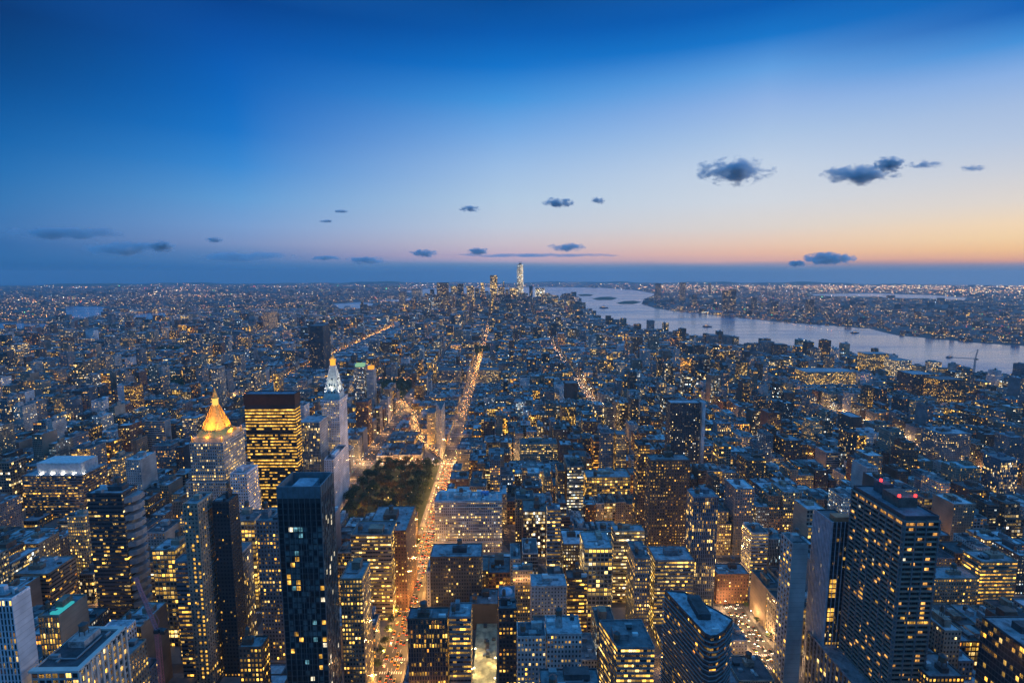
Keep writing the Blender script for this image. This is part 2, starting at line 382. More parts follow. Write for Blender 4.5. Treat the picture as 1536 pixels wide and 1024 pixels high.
# ground sheet to the horizon, rivers, streets, pavements
g = MB(); N = 96
g.face([(21500*math.cos(2*math.pi*i/N), 21500*math.sin(2*math.pi*i/N), 0.0) for i in range(N)])
struct(g.build('ground', M['asphalt']))
def sheet(name, poly, z, mat, kind='structure'):
    bm = bmesh.new(); vs_ = [bm.verts.new((p[0], p[1], z)) for p in poly]
    es = [bm.edges.new((vs_[i], vs_[(i+1) % len(vs_)])) for i in range(len(vs_))]
    bmesh.ops.triangle_fill(bm, edges=es, use_beauty=True)
    for f in bm.faces:
        if f.normal.z < 0: f.normal_flip()
    me = bpy.data.meshes.new(name); bm.to_mesh(me); bm.free(); me.materials.append(mat)
    o = bpy.data.objects.new(name, me); COL.objects.link(o); o['kind'] = kind; return o
for w in WW: sheet('water', w, 0.35, M['water'])
ISL = [[(866,442),(878,440.8),(890,442),(886,444),(870,444)], [(888,448),(900,445.5),(915,445),(926,447),(918,450),(896,450)], [(925,454),(938,451.5),(952,451),(962,453),(950,456),(930,456)]]
for w in ISL: sheet('island', [P(a, b, 0) for a, b in w], 0.9, M['lawn'])
pv = MB(); ks = range(2, 45)
for i in range(len(AV)-1):
    x0, x1 = AV[i]+10, AV[i+1]-10
    for k in ks:
        y0, y1 = street(k)+5.5, street(k+1)-5.5
        if min(abs(x0), abs(x1)) > 1.05*y1+100: continue
        if wet(x0, y0) or wet(x1, y1): continue
        if k < 22 and (broad_d((x0+x1)/2, (y0+y1)/2) < (x1-x0)/2+30): 
            # blocks cut by the diagonal avenue: two slabs
            bx = broad_x
            l0, l1 = bx(y0)-11, bx(y1)-11
            if min(l0, l1) > x0+5: pv.prism([(x0, y0), (min(l0, x1), y0), (min(l1, x1), y1), (x0, y1)], 0.0, 0.15)
            if max(l0, l1)+22 < x1-5: pv.prism([(max(l0+22, x0), y0), (x1, y0), (x1, y1), (max(l1+22, x0), y1)], 0.0, 0.15)
            continue
        pv.prism(rectpoly(x0, x1, y0, y1), 0.0, 0.15)
struct(pv.build('pavement', M['pavement']))
mk = MB()
for ax in (-92, 222, 500, 770, -235):
    for ln in (-3.3, 0, 3.3):
        yy = 300
        while yy < 1700:
            mk.face([(ax+ln-.12, yy, .012), (ax+ln+.12, yy, .012), (ax+ln+.12, yy+4, .012), (ax+ln-.12, yy+4, .012)]); yy += 11
    for k in range(3, 20):
        for j in range(10):
            xx = ax-9+j*1.9
            for yc in (street(k)-7.5, street(k)+7.5): mk.face([(xx, yc-1.4, .012), (xx+.8, yc-1.4, .012), (xx+.8, yc+1.4, .012), (xx, yc+1.4, .012)])
struct(mk.build('road_markings', M['marking']))
for i, (a, b, c, d) in enumerate(PARKS): sheet('lawn', rectpoly(a, b, c, d), 0.25, M['lawn'])

# ------------------------------------------------------------------ buildings
STY = {  # window width share, height share, pitch, floor height
 'grid': (.50, .52, 2.4, 3.4), 'small': (.38, .44, 2.8, 3.2), 'ribbon': (.94, .44, 2.4, 3.6), 'curtain': (.88, .78, 1.9, 3.6),
 'piers': (.52, .82, 1.8, 3.6), 'blank': (0, 0, 4, 4), 'big': (.76, .66, 3.4, 4.0)}
BC = {'tan': (.34, .26, .19), 'brick': (.22, .105, .07), 'grey': (.26, .26, .27), 'pale': (.47, .45, .43), 'brown': (.15, .10, .075),
      'dark': (.045, .05, .055), 'white': (.60, .60, .62), 'charcoal': (.08, .08, .085), 'bluegrey': (.2, .24, .29), 'sand': (.42, .35, .27)}
BC = {k: tuple(c*{'white': 1.2, 'pale': .95}.get(k, .82) for c in v) for k, v in BC.items()}
OCC = []      # footprints taken: (x0,x1,y0,y1)
PROT = []     # (xl, xr, ybottom, y0) regions of named towers that nearer infill must stay below
ALLB = []     # every building for the sight check
def tank(root, cx, cyy, z, r=2.0):
    L = root.location
    a = MB(); a.cyl(cx-L.x, cyy-L.y, z+3.0, z+6.6, r, r*0.97, 12)
    o = a.build('water_tank', M['wood'], root)
    c = MB(); c.cyl(cx-L.x, cyy-L.y, z+6.6, z+8.2, r*1.08, 0.12, 12); c.build('tank_roof', M['dark_metal'], o)
    l = MB()
    for sx in (-1, 1):
        for sy in (-1, 1):
            l.bar((cx-L.x+sx*r*.65, cyy-L.y+sy*r*.65, z), (cx-L.x+sx*r*.65, cyy-L.y+sy*r*.65, z+3.0), .28)
    l.box(cx-L.x-r*.8, cx-L.x+r*.8, cyy-L.y-r*.8, cyy-L.y+r*.8, z+2.7, z+3.0)
    l.build('tank_frame', M['dark_metal'], o)
def duct(root, x0, y0, x1, y1, z):
    L = root.location; b = MB(); b.bar((x0-L.x, y0-L.y, z+.7), (x1-L.x, y0-L.y, z+.7), .7); b.bar((x1-L.x, y0-L.y, z+.7), (x1-L.x, y1-L.y, z+.7), .7)
    for t in (.1, .5, .9): b.bar((x0+(x1-x0)*t-L.x, y0-L.y, z), (x0+(x1-x0)*t-L.x, y0-L.y, z+.6), .2)
    b.build('duct', M['metal'], root)
def acunit(root, cx, cyy, z, sx, sy, h, mat):
    L = root.location; a = MB(); a.box(cx-L.x-sx/2, cx-L.x+sx/2, cyy-L.y-sy/2, cyy-L.y+sy/2, z, z+h)
    o = a.build('roof_unit', mat, root); return o
PANES = {}
def pane_mesh(w, h, d, axis, mat):
    key = (round(w, 2), round(h, 2), axis, mat)
    if key in PANES: return PANES[key]
    b = MB()
    if axis == 'x': b.box(-w/2, w/2, -d, 0.0, -h/2, h/2, bot=True)
    elif axis == 'l': b.box(-d, 0.0, -w/2, w/2, -h/2, h/2, bot=True)
    else: b.box(0.0, d, -w/2, w/2, -h/2, h/2, bot=True)
    o = b.build('window', M[mat]); me = o.data; bpy.data.objects.remove(o); PANES[key] = me; return me
def geo_windows(root, x0, x1, y0, y1, z0, z1, pitch, fh, ww, wh, pick, faces='x', nmax=100, d=0.12):
    """real window panes standing 12 cm proud of the wall; the 100 that show largest are parts, the rest one part"""
    L = root.location; items = []
    nf = int((z1-z0-1)/fh)
    for fc in faces:
        w = (x1-x0) if fc == 'x' else (y1-y0); n = max(1, round(w/pitch)); p = w/n
        for i in range(n):
            for k in range(nf):
                z = z0+1.0+(k+.5)*fh; mt = pick(fc, i, n, k, nf)
                if mt is None: continue
                c = (i+.5)*p
                pos = (x0+c, y0, z) if fc == 'x' else ((x0, y0+c, z) if fc == 'l' else (x1, y0+c, z))
                items.append((0 if mt.startswith('lit') else 1, -z, fc, pos, p*ww, fh*wh, mt))
    items.sort(key=lambda t: (t[0], t[1]))
    mb = {}
    for q, (_, _, fc, pos, w, h, mt) in enumerate(items):
        if q < nmax:
            o = bpy.data.objects.new('window', pane_mesh(w, h, d, fc, mt)); COL.objects.link(o); o.parent = root
            o.location = (pos[0]-L.x, pos[1]-L.y, pos[2]-L.z)
            if mt == 'lit_teal': o['label'] = 'window lit pale blue'
        else:
            b = mb.setdefault('all', (MB(), []))
            if mt not in b[1]: b[1].append(mt)
            mi = b[1].index(mt); xx, yy, zz = pos[0]-L.x, pos[1]-L.y, pos[2]-L.z
            if fc == 'x': b[0].box(xx-w/2, xx+w/2, yy-d, yy, zz-h/2, zz+h/2, mi=mi, bot=True)
            elif fc == 'l': b[0].box(xx-d, xx, yy-w/2, yy+w/2, zz-h/2, zz+h/2, mi=mi, bot=True)
            else: b[0].box(xx, xx+d, yy-w/2, yy+w/2, zz-h/2, zz+h/2, mi=mi, bot=True)
    for k, (b, mts) in mb.items():
        if b.f: o = b.build('windows', [M[m_] for m_ in mts], root); o['kind'] = 'stuff'

def building(name, label, cat, tiers, color='grey', style='grid', lit=.2, warm=.6, seed=None, roofc=None, group=None, side=None, wallmat=None, detail=2, parapet_col=None, pitch=None, fh=None, top_rail=True):
    """tiers: list of (polygon, z0, z1)"""
    seed = rng.random() if seed is None else seed
    P0 = tiers[0][0]; cx = sum(p[0] for p in P0)/len(P0); cyy = sum(p[1] for p in P0)/len(P0)
    root = empty(name, label, cat, (cx, cyy, 0), group)
    S = STY[style]; ww, wh, pt, f_ = S; pt = pitch or pt; f_ = fh or f_
    bc = BC[color]+(warm,); pr = (seed, lit, ww, wh)
    sd_ = None
    if side: s2 = STY[side[0]]; sd_ = (seed, side[1], s2[0], s2[1])
    rc = roofc or rng.choice([(.22, .22, .23), (.3, .31, .33), (.16, .16, .17), (.4, .42, .45), (.12, .12, .125)])
    w = MB()
    for poly, z0, z1 in tiers:
        pl = [(p[0]-cx, p[1]-cyy) for p in poly]
        w.prism(pl, z0, z1, bc=bc, pr=pr, pitch=pt, fh=f_, side=sd_, top=True)
    w.build('wall', wallmat or M['facade'], root)
    for poly, z0, z1 in tiers:
        pl = [(p[0]-cx, p[1]-cyy) for p in poly]
        big = max(abs(p[0]-q[0])+abs(p[1]-q[1]) for p in pl for q in pl)
        r = MB(); r.prism(inset(pl, .45), z1, z1+.25, bc=rc+(0,)); r.build('roof', M['roofing'], root)
        if top_rail:
            pa = MB(); a = inset(pl, -.05); b = inset(pl, .42); n = len(pl); pc = parapet_col or tuple(min(1, c*1.15) for c in BC[color])
            for i in range(n):
                j = (i+1) % n
                for (A, Bq, za, zb) in ((a, a, z1-.3, z1+1.1),):
                    pa.face([(a[i][0], a[i][1], za), (a[j][0], a[j][1], za), (a[j][0], a[j][1], zb), (a[i][0], a[i][1], zb)], bc=pc+(0,))
                pa.face([(b[j][0], b[j][1], z1), (b[i][0], b[i][1], z1), (b[i][0], b[i][1], z1+1.1), (b[j][0], b[j][1], z1+1.1)], bc=pc+(0,))
                pa.face([(a[i][0], a[i][1], z1+1.1), (a[j][0], a[j][1], z1+1.1), (b[j][0], b[j][1], z1+1.1), (b[i][0], b[i][1], z1+1.1)], bc=pc+(0,))
            pa.build('parapet', M['roofing'], root)
    OCC.append((min(p[0] for p in P0), max(p[0] for p in P0), min(p[1] for p in P0), max(p[1] for p in P0)))
    if detail:
        poly, z0, z1 = tiers[-1]
        xs = [p[0] for p in poly]; ys = [p[1] for p in poly]; mx, my = sum(xs)/len(xs), sum(ys)/len(ys)
        sx, sy = (max(xs)-min(xs)), (max(ys)-min(ys))
        hw, hd = sx*rng.uniform(.09, .22), sy*rng.uniform(.09, .22); bx_, by_ = mx+rng.uniform(-.24, .24)*sx, my+rng.uniform(-.2, .25)*sy
        b = MB(); bh = rng.uniform(3.5, 6.5); b.box(bx_-hw-cx, bx_+hw-cx, by_-hd-cyy, by_+hd-cyy, z1+.25, z1+bh, bc=tuple(c*1.0 for c in BC[color])+(0,)); b.build('bulkhead', M['roofing'], root)
        if sx > 10 and sy > 10:
            if detail > 1 and rng.random() < .55: tank(root, bx_, by_, z1+bh, min(2.3, sx*.1))
            elif rng.random() < .5: tank(root, mx-sx*.3, my-sy*.28, z1+.25, min(2.2, sx*.1))
            for q in range(rng.randint(3, 9) if detail > 1 else rng.randint(2, 4)):
                ax_, ay_ = mx+rng.uniform(-.38, .38)*sx, my+rng.uniform(-.38, .38)*sy
                if abs(ax_-bx_) < hw+2.5 and abs(ay_-by_) < hd+2.5: continue
                acunit(root, ax_, ay_, z1+.25, rng.uniform(1.2, 5.5), rng.uniform(1.2, 4), rng.uniform(.8, 2.8), rng.choice([M['metal'], M['white_metal'], M['dark_metal'], M['metal']]))
            if detail > 1 and rng.random() < .6: duct(root, mx-sx*.34, my-sy*rng.uniform(.05, .36), mx+sx*rng.uniform(0, .3), my+sy*.3, z1+.25)
    return root
def hbox(xl, xr, yf, yb, h):
    a = P(xl, yf, h); b = P(xr, yf, h); c = P((xl+xr)/2, yb, h)
    y0 = (a[1]+b[1])/2
    return a[0], b[0], y0, max(c[1], y0+8)
def hero(name, label, cat, xl, xr, yf, yb, h, yp, color, style, lit, warm=.6, xr2=None, wall_h=None, **k):
    x0, x1, y0, y1 = hbox(xl, xr, yf, yb, h)
    PROT.append((min(xl, xr2 or xl)-2, max(xr, xr2 or xr)+2, yp, y0))
    grp = k.pop('group', None)
    r = building(name, label, cat, [(rectpoly(x0, x1, y0, y1), 0, wall_h or h)], color, style, lit, warm, group=grp, **k)
    return r, (x0, x1, y0, y1)
WCH = lambda: rng.random()

# --- dark glass tower
r, (x0, x1, y0, y1) = hero('glass_tower', 'slender black glass tower with a hollow roof rim, beside the bright traffic avenue', 'skyscraper', 415, 480, 731, 709, 190, 1024, 'dark', 'blank', 0, detail=0, roofc=(.2, .24, .28), parapet_col=(.2, .24, .26), xr2=500, wall_h=183, top_rail=False)
def pk(fc, i, n, k, nf):
    if fc == 'x':
        if i == 0: return 'glass'
        t = rng.random()
        if k > nf-5: return 'glass'
        if t < .045: return 'lit_teal'
        if t < .075: return 'lit_yellow'
        if t < .095: return 'lit_white'
        if t < .5 and k > nf*.45: return 'pane_dim'
        if t < .25: return 'pane_dim'
        return 'glass'
    t = rng.random(); return 'lit_white' if t < .05 else ('pane_dim' if t < .4 else 'glass')
geo_windows(r, x0, x1, y0, y1, 0, 182.8, 3.1, 3.9, .80, .72, pk, 'xr')
fr = MB(); L = r.location
for q in range(0, 9): xx = x0+(x1-x0)*q/8-L.x; fr.box(xx-.16, xx+.16, y0-L.y-.3, y0-L.y-.121, 0, 190.5, bot=True)
for q in range(0, 9): yy = y0+(y1-y0)*q/8-L.y; fr.box(x1-L.x+.121, x1-L.x+.45, yy-.2, yy+.2, 0, 190.5, bot=True)
fr.build('mullion_frame', plain('tower_frame', (.10, .13, .14), .5), r)
c = MB(); pq = rectpoly(x0-L.x, x1-L.x, y0-L.y, y1-L.y); qi = inset(pq, .7)
for i in range(4):
    j = (i+1) % 4; c.prism([pq[i], pq[j], qi[j], qi[i]], 183.02, 190.6)
c.build('roof_screen', plain('screen_metal', (.12, .16, .18), .45), r)
c = MB(); c.box(x0-L.x+7, x1-L.x-7, y0-L.y+6, y1-L.y-5, 183.3, 188.5, bc=(.3, .36, .42, 0)); c.build('cooling_unit', M['roofing'], r)

# --- gold pyramid tower
x0, x1, y0, y1 = hbox(284, 334, 665, 646, 140)
cx, cyy = (x0+x1)/2, (y0+y1)/2
PROT.append((270, 366, 770, y0))
bt = [(rectpoly(x0-9, x1+7, y0-12, y1+18), 0, 62), (rectpoly(x0-4, x1+4, y0-5, y1+10), 62, 98), (rectpoly(x0, x1, y0, y1), 98, 140)]
r = building('pyramid_tower', 'pale stone tower topped by a glowing gold pyramid roof', 'skyscraper', bt, 'pale', 'grid', .40, .45, detail=0, seed=.31)
L = r.location
def octa(cx, cyy, rr, sq=1.0): return [(cx+rr*math.cos(math.pi/8+i*math.pi/4), cyy+rr*math.sin(math.pi/8+i*math.pi/4)) for i in range(8)]
p = MB(); px_, py_ = cx-L.x, cyy-L.y
p.prism(rectpoly(x0-L.x+2.5, x1-L.x-2.5, y0-L.y+2.5, y1-L.y-2.5), 140.3, 145.5); p.build('setback_storey', plain('warm_stone', (.6, .48, .3), .7), r)
p = MB(); p.prism([(px_-a*((x1-x0)/2-2), py_-b*((y1-y0)/2-2)) for a, b in ((1, .6), (.6, 1), (-.6, 1), (-1, .6), (-1, -.6), (-.6, -1), (.6, -1), (1, -.6))][::-1], 145.5, 150, poly2=[(px_-a*16.6, py_-b*16.6) for a, b in ((.92, .38), (.38, .92), (-.38, .92), (-.92, .38), (-.92, -.38), (-.38, -.92), (.38, -.92), (.92, -.38))][::-1]); p.build('skirt_roof', M['gold'], r)
p = MB(); p.prism(octa(px_, py_, 16.6), 145.5, 176, poly2=octa(px_, py_, 3.2)); o = p.build('pyramid_roof', M['gold'], r)
p = MB()
for i in range(8):
    a = octa(px_, py_, 16.8)[i]; b = octa(px_, py_, 3.4)[i]; p.bar((a[0], a[1], 145.6), (b[0], b[1], 177.2), .7)
p.build('hip_rib', M['gold'], o)
p = MB(); p.prism(octa(px_, py_, 3.0), 176, 183.5); p.prism(octa(px_, py_, 3.8), 183.5, 184.2); p.build('lantern', emis('gold_lantern', (1, .5, .1), 1.6), r)
p = MB(); p.prism(octa(px_, py_, 3.2), 184.2, 195.5, poly2=octa(px_, py_, .2)); p.build('lantern_spire', M['gold'], r)
def flood_light(root, loc, e, colr, radius=1.2):
    d = bpy.data.lights.new('floodlight', 'POINT'); d.energy = e; d.color = colr; d.shadow_soft_size = radius
    o = bpy.data.objects.new('floodlight', d); COL.objects.link(o); o.parent = root; o.location = loc
def spot_light(root, loc, aim, e, colr, deg):
    d = bpy.data.lights.new('floodlight', 'SPOT'); d.energy = e; d.color = colr; d.shadow_soft_size = .8; d.spot_size = R_(deg); d.spot_blend = .8
    o = bpy.data.objects.new('floodlight', d); COL.objects.link(o); o.parent = root; o.location = loc
    o.rotation_euler = (Vector(loc)-Vector(aim)).to_track_quat('Z', 'Y').to_euler()
for sx, sy in ((-1, -1), (1, -1), (1, 1), (-1, 1), (0, -1), (1, 0)):
    fx, fy = px_+sx*((x1-x0)/2-1.2), py_+sy*((y1-y0)/2-1.2)
    b = MB(); b.box(fx-.5, fx+.5, fy-.5, fy+.5, 140.3, 141.4); b.build('floodlight_housing', M['dark_metal'], r)
    flood_light(r, (fx, fy, 147.2), 3500, (1, .42, .07))
    spot_light(r, (px_+sx*((x1-x0)/2+1.5), py_+sy*((y1-y0)/2+1.5), 146), (px_, py_, 173), 140000, (1, .42, .07), 62)
for q in range(6): spot_light(r, (px_+5*math.cos(q*1.05), py_+5*math.sin(q*1.05), 179), (px_, py_, 190), 2500, (1, .5, .12), 70)
if 1:
    pass
b = MB()
for sx in (-1, 1):
    for sy in (-1, 1): b.prism(octa(px_+sx*((x1-x0)/2-2.2), py_+sy*((y1-y0)/2-2.2), 1.5), 140.3, 147, poly2=octa(px_+sx*((x1-x0)/2-2.2), py_+sy*((y1-y0)/2-2.2), .2))
b.build('corner_pinnacle', M['gold'], r)

# --- black slab with yellow ribbons
r, (x0, x1, y0, y1) = hero('office_tower', 'wide black office slab with long yellow lit window bands', 'skyscraper', 366, 441, 592, 587.5, 174, 745, 'dark', 'blank', 0, detail=0, roofc=(.2, .24, .3))
rowp = {}
def pk(fc, i, n, k, nf):
    q = rowp.setdefault((fc, k), rng.choice([1.1, .95, .8, .35, .1, 1.0, .7, 1.1, .4]))
    if nf-k < 6: q = max(q, 1.25)
    if nf*.36 < k < nf*.5: q *= .35
    v = .5+.5*math.sin(i*.9+k*1.7)
    return 'lit_yellow' if rng.random() < q*(.75+.4*v) else 'glass'
geo_windows(r, x0, x1, y0, y1, 0, 160, 3.2, 4.0, .93, .42, pk, 'xr')
b = MB(); L = r.location; b.box(x0-L.x-.6, x1-L.x+.6, y0-L.y-.6, y1-L.y+.6, 161.5, 174.6, top=False); b.build('crown_band', plain('rust_band', (.05, .022, .014), .7), r)
# warm glow of the terrace lights below the crown
# --- clock-tower like campanile
x0, x1, y0, y1 = hbox(482, 508, 601, 592, 142)
PROT.append((478, 518, 722, y0))
bt = [(rectpoly(x0, x1, y0, y1), 0, 136), (rectpoly(x0-1.2, x1+1.2, y0-1.2, y1+1.2), 136, 142)]
r = building('campanile_tower', 'pale stone campanile with steep white floodlit pyramid and golden lantern', 'skyscraper', bt, 'white', 'grid', .55, .5, detail=0, seed=.77, side=('small', .04))
L = r.location; px_, py_ = (x0+x1)/2-L.x, (y0+y1)/2-L.y; hw = (x1-x0)/2
def sq(h_, cx=px_, cyy=py_): return rectpoly(cx-h_, cx+h_, cyy-h_, cyy+h_)
ps = plain('white_spire_stone', (.56, .58, .52), .6)
p = MB(); p.box(px_-hw*.93, px_+hw*.93, py_-hw*.93, py_+hw*.93, 142.25, 147); p.build('attic', ps, r)
p = MB(); p.prism(sq(hw*.88), 147, 190, poly2=sq(hw*.24)); o = p.build('spire_roof', ps, r)
p = MB()
for a in range(4):
    A = sq(hw*.9)[a]; Bq = sq(hw*.26)[a]; p.bar((A[0], A[1], 147), (Bq[0], Bq[1], 190.3), .9)
p.build('spire_rib', M['white_metal'], o)
p = MB()
for k in range(3):
    zz = 151+k*9; hh = hw*(.88-.64*(zz-147)/43.0)
    for dx in (-.4, 0, .4) if k < 2 else (0,): p.box(px_+dx*hh-.8, px_+dx*hh+.8, py_-hh-.35, py_-hh+1.5, zz, zz+2.6)
    for dx in (-.4, .4): p.box(px_+hh-1.5, px_+hh+.35, py_+dx*hh-.8, py_+dx*hh+.8, zz, zz+2.6)
p.build('dormer', M['dark_metal'], o)
p = MB(); p.prism(octa(px_, py_, hw*.3), 190, 198); p.prism(octa(px_, py_, hw*.38), 198, 199); p.build('lantern', emis('amber_lantern', (1, .42, .05), 1.5), r)
p = MB(); p.prism(octa(px_, py_, hw*.28), 199, 204, poly2=octa(px_, py_, hw*.12)); p.cyl(px_, py_, 204, 208, .9); p.cyl(px_, py_, 208, 215, .35, .1); p.build('lantern_cap', M['gold'], r)
for sx, sy in ((-1, -1), (1, -1), (1, 1), (0, -1.15), (1.15, 0)):
    spot_light(r, (px_+sx*hw*1.25, py_+sy*hw*1.25, 146), (px_, py_, 186), 40000, (1, .97, .84), 48)
for dz in (128,): flood_light(r, (px_, py_-hw-5, dz), 2600, (1, .6, .3))
flood_light(r, (px_, py_-hw*.7, 202), 1500, (1, .5, .15)); 
b = MB()   # clock faces
for (ox, oy, ax) in ((0, -hw-.15, 'x'), (hw+.15, 0, 'y')):
    n = 20; rr = 4.2; z = 104
    pts = [(px_+ox+(rr*math.cos(2*math.pi*i/n) if ax == 'x' else 0), py_+oy+(0 if ax == 'x' else rr*math.cos(2*math.pi*i/n)), z+rr*math.sin(2*math.pi*i/n)) for i in range(n)]
    b.face(pts)
b.build('clock_face', M['pale_stone'], r)

# --- right-hand balcony tower
r, (x0, x1, y0, y1) = hero('apartment_tower', 'huge dark apartment tower with stacked balcony slabs and red roof beacons', 'skyscraper', 1357, 1409, 776, 729, 170, 1000, 'charcoal', 'blank', 0, detail=0, roofc=(.14, .17, .2), xr2=1270)
L = r.location
def pk(fc, i, n, k, nf):
    if k >= nf-1: return 'lit_amber' if rng.random() < .8 else 'glass'
    if k == 27 and fc == 'x' and i > 1: return 'lit_yellow'
    t = rng.random()
    return 'lit_amber' if t < .10 else ('lit_yellow' if t < .135 else ('lit_white' if t < .137 else 'glass'))
geo_windows(r, x0, x1, y0, y1, 8, 170, 3.0, 3.3, .84, .62, pk, 'xl')
b = MB(); k = 0; z = 9.0
while z < 169:
    b.box(x0-L.x-1.1, x1-L.x+.9, y0-L.y-1.1, y1-L.y+.9, z-.3, z+.75, bot=True); z += 3.3
b.build('balcony_slabs', plain('balcony_concrete', (.24, .195, .155), .7), r)
b = MB()
for q in (.0, .32, .62, 1.0): xx = x0+(x1-x0)*q-L.x; b.box(xx-.35, xx+.35, y0-L.y-1.25, y0-L.y, 8, 168.6)
for q in range(0, 8): yy = y0+(y1-y0)*q/7-L.y; b.box(x0-L.x-1.25, x0-L.x, yy-.3, yy+.3, 8, 168.6)
b.build('facade_pier', plain('pier_concrete', (.15, .15, .16), .7), r)
b = MB(); b.box(x0-L.x+6, x1-L.x-3, y0-L.y+14, y1-L.y-20, 170.3, 177, bc=(.16, .11, .09, 0)); b.build('plant_room', M['roofing'], r)
b = MB(); b.box(x0-L.x+10, x1-L.x-5, y1-L.y-16, y1-L.y-6, 170.3, 178, bc=(.1, .1, .11, 0)); b.build('plant_room', M['roofing'], r)
for (bx_, by_, bz) in ((x0-L.x+12, y1-L.y-10, 178), (x0-L.x+7, y0-L.y+15, 177), (x1-L.x-4, y0-L.y+15, 177)):
    b = MB(); b.prism(octa(bx_, by_, .8), bz, bz+1.6); b.build('beacon', M['lamp_red'], r)
    flood_light(r, (bx_, by_, bz+2.4), 130, (1, .05, .05), .5)
# podium of that tower
r = building('podium_block', 'low block with vertical stone fins under the huge balcony tower', 'building', [(rectpoly(x0-4, x1+14, y0-6, y0-.8), 0, 46)], 'pale', 'piers', .22, .5, detail=0, pitch=4.5)
r = building('annex_block', 'terrace block with stone fins along the foot of the balcony tower', 'building', [(rectpoly(x0-13, x0-1.4, y0-6, y1+20), 0, 44)], 'grey', 'piers', .18, .6, detail=0, pitch=4.5)

# --- finned white tower
r, (x0, x1, y0, y1) = hero('finned_tower', 'white tower with thin vertical metal fins left of the huge balcony tower', 'skyscraper', 1249, 1280, 785, 765, 140, 960, 'charcoal', 'curtain', .03, .4, detail=0, xr2=1212)
L = r.location; b = MB()
n = 12
for q in range(n+1): yy = y0+(y1-y0)*q/n-L.y; b.box(x0-L.x-1.1, x0-L.x-.01, yy-.4, yy+.4, 0, 141.5)
for q in range(6): xx = x0+(x1-x0)*q/5-L.x; b.box(xx-.15, xx+.15, y0-L.y-.6, y0-L.y-.01, 0, 141.5)
b.build('facade_fin', plain('pale_fins', (.42, .43, .48), .5), r)
b = MB(); b.box(x0-L.x+3, x1-L.x-1, y0-L.y+2, y0-L.y+9, 140.3, 144); b.build('terrace_wall', plain('orange_wall', (.5, .2, .1), .7), r)
geo_windows(r, x0+1, x0+6.5, y0-.05, y1, 62, 100, 5.4, 3.8, .9, .72, lambda fc, i, n, k, nf: 'lit_yellow' if k not in (3, 4) else 'glass', 'x')

# --- blank lavender tower
hero('blank_wall_tower', 'narrow tower with a blank pale wall left of the white finned tower', 'tower block', 1189, 1213, 816, 800, 118, 940, 'pale', 'blank', 0, side=('grid', .3), xr2=1172)

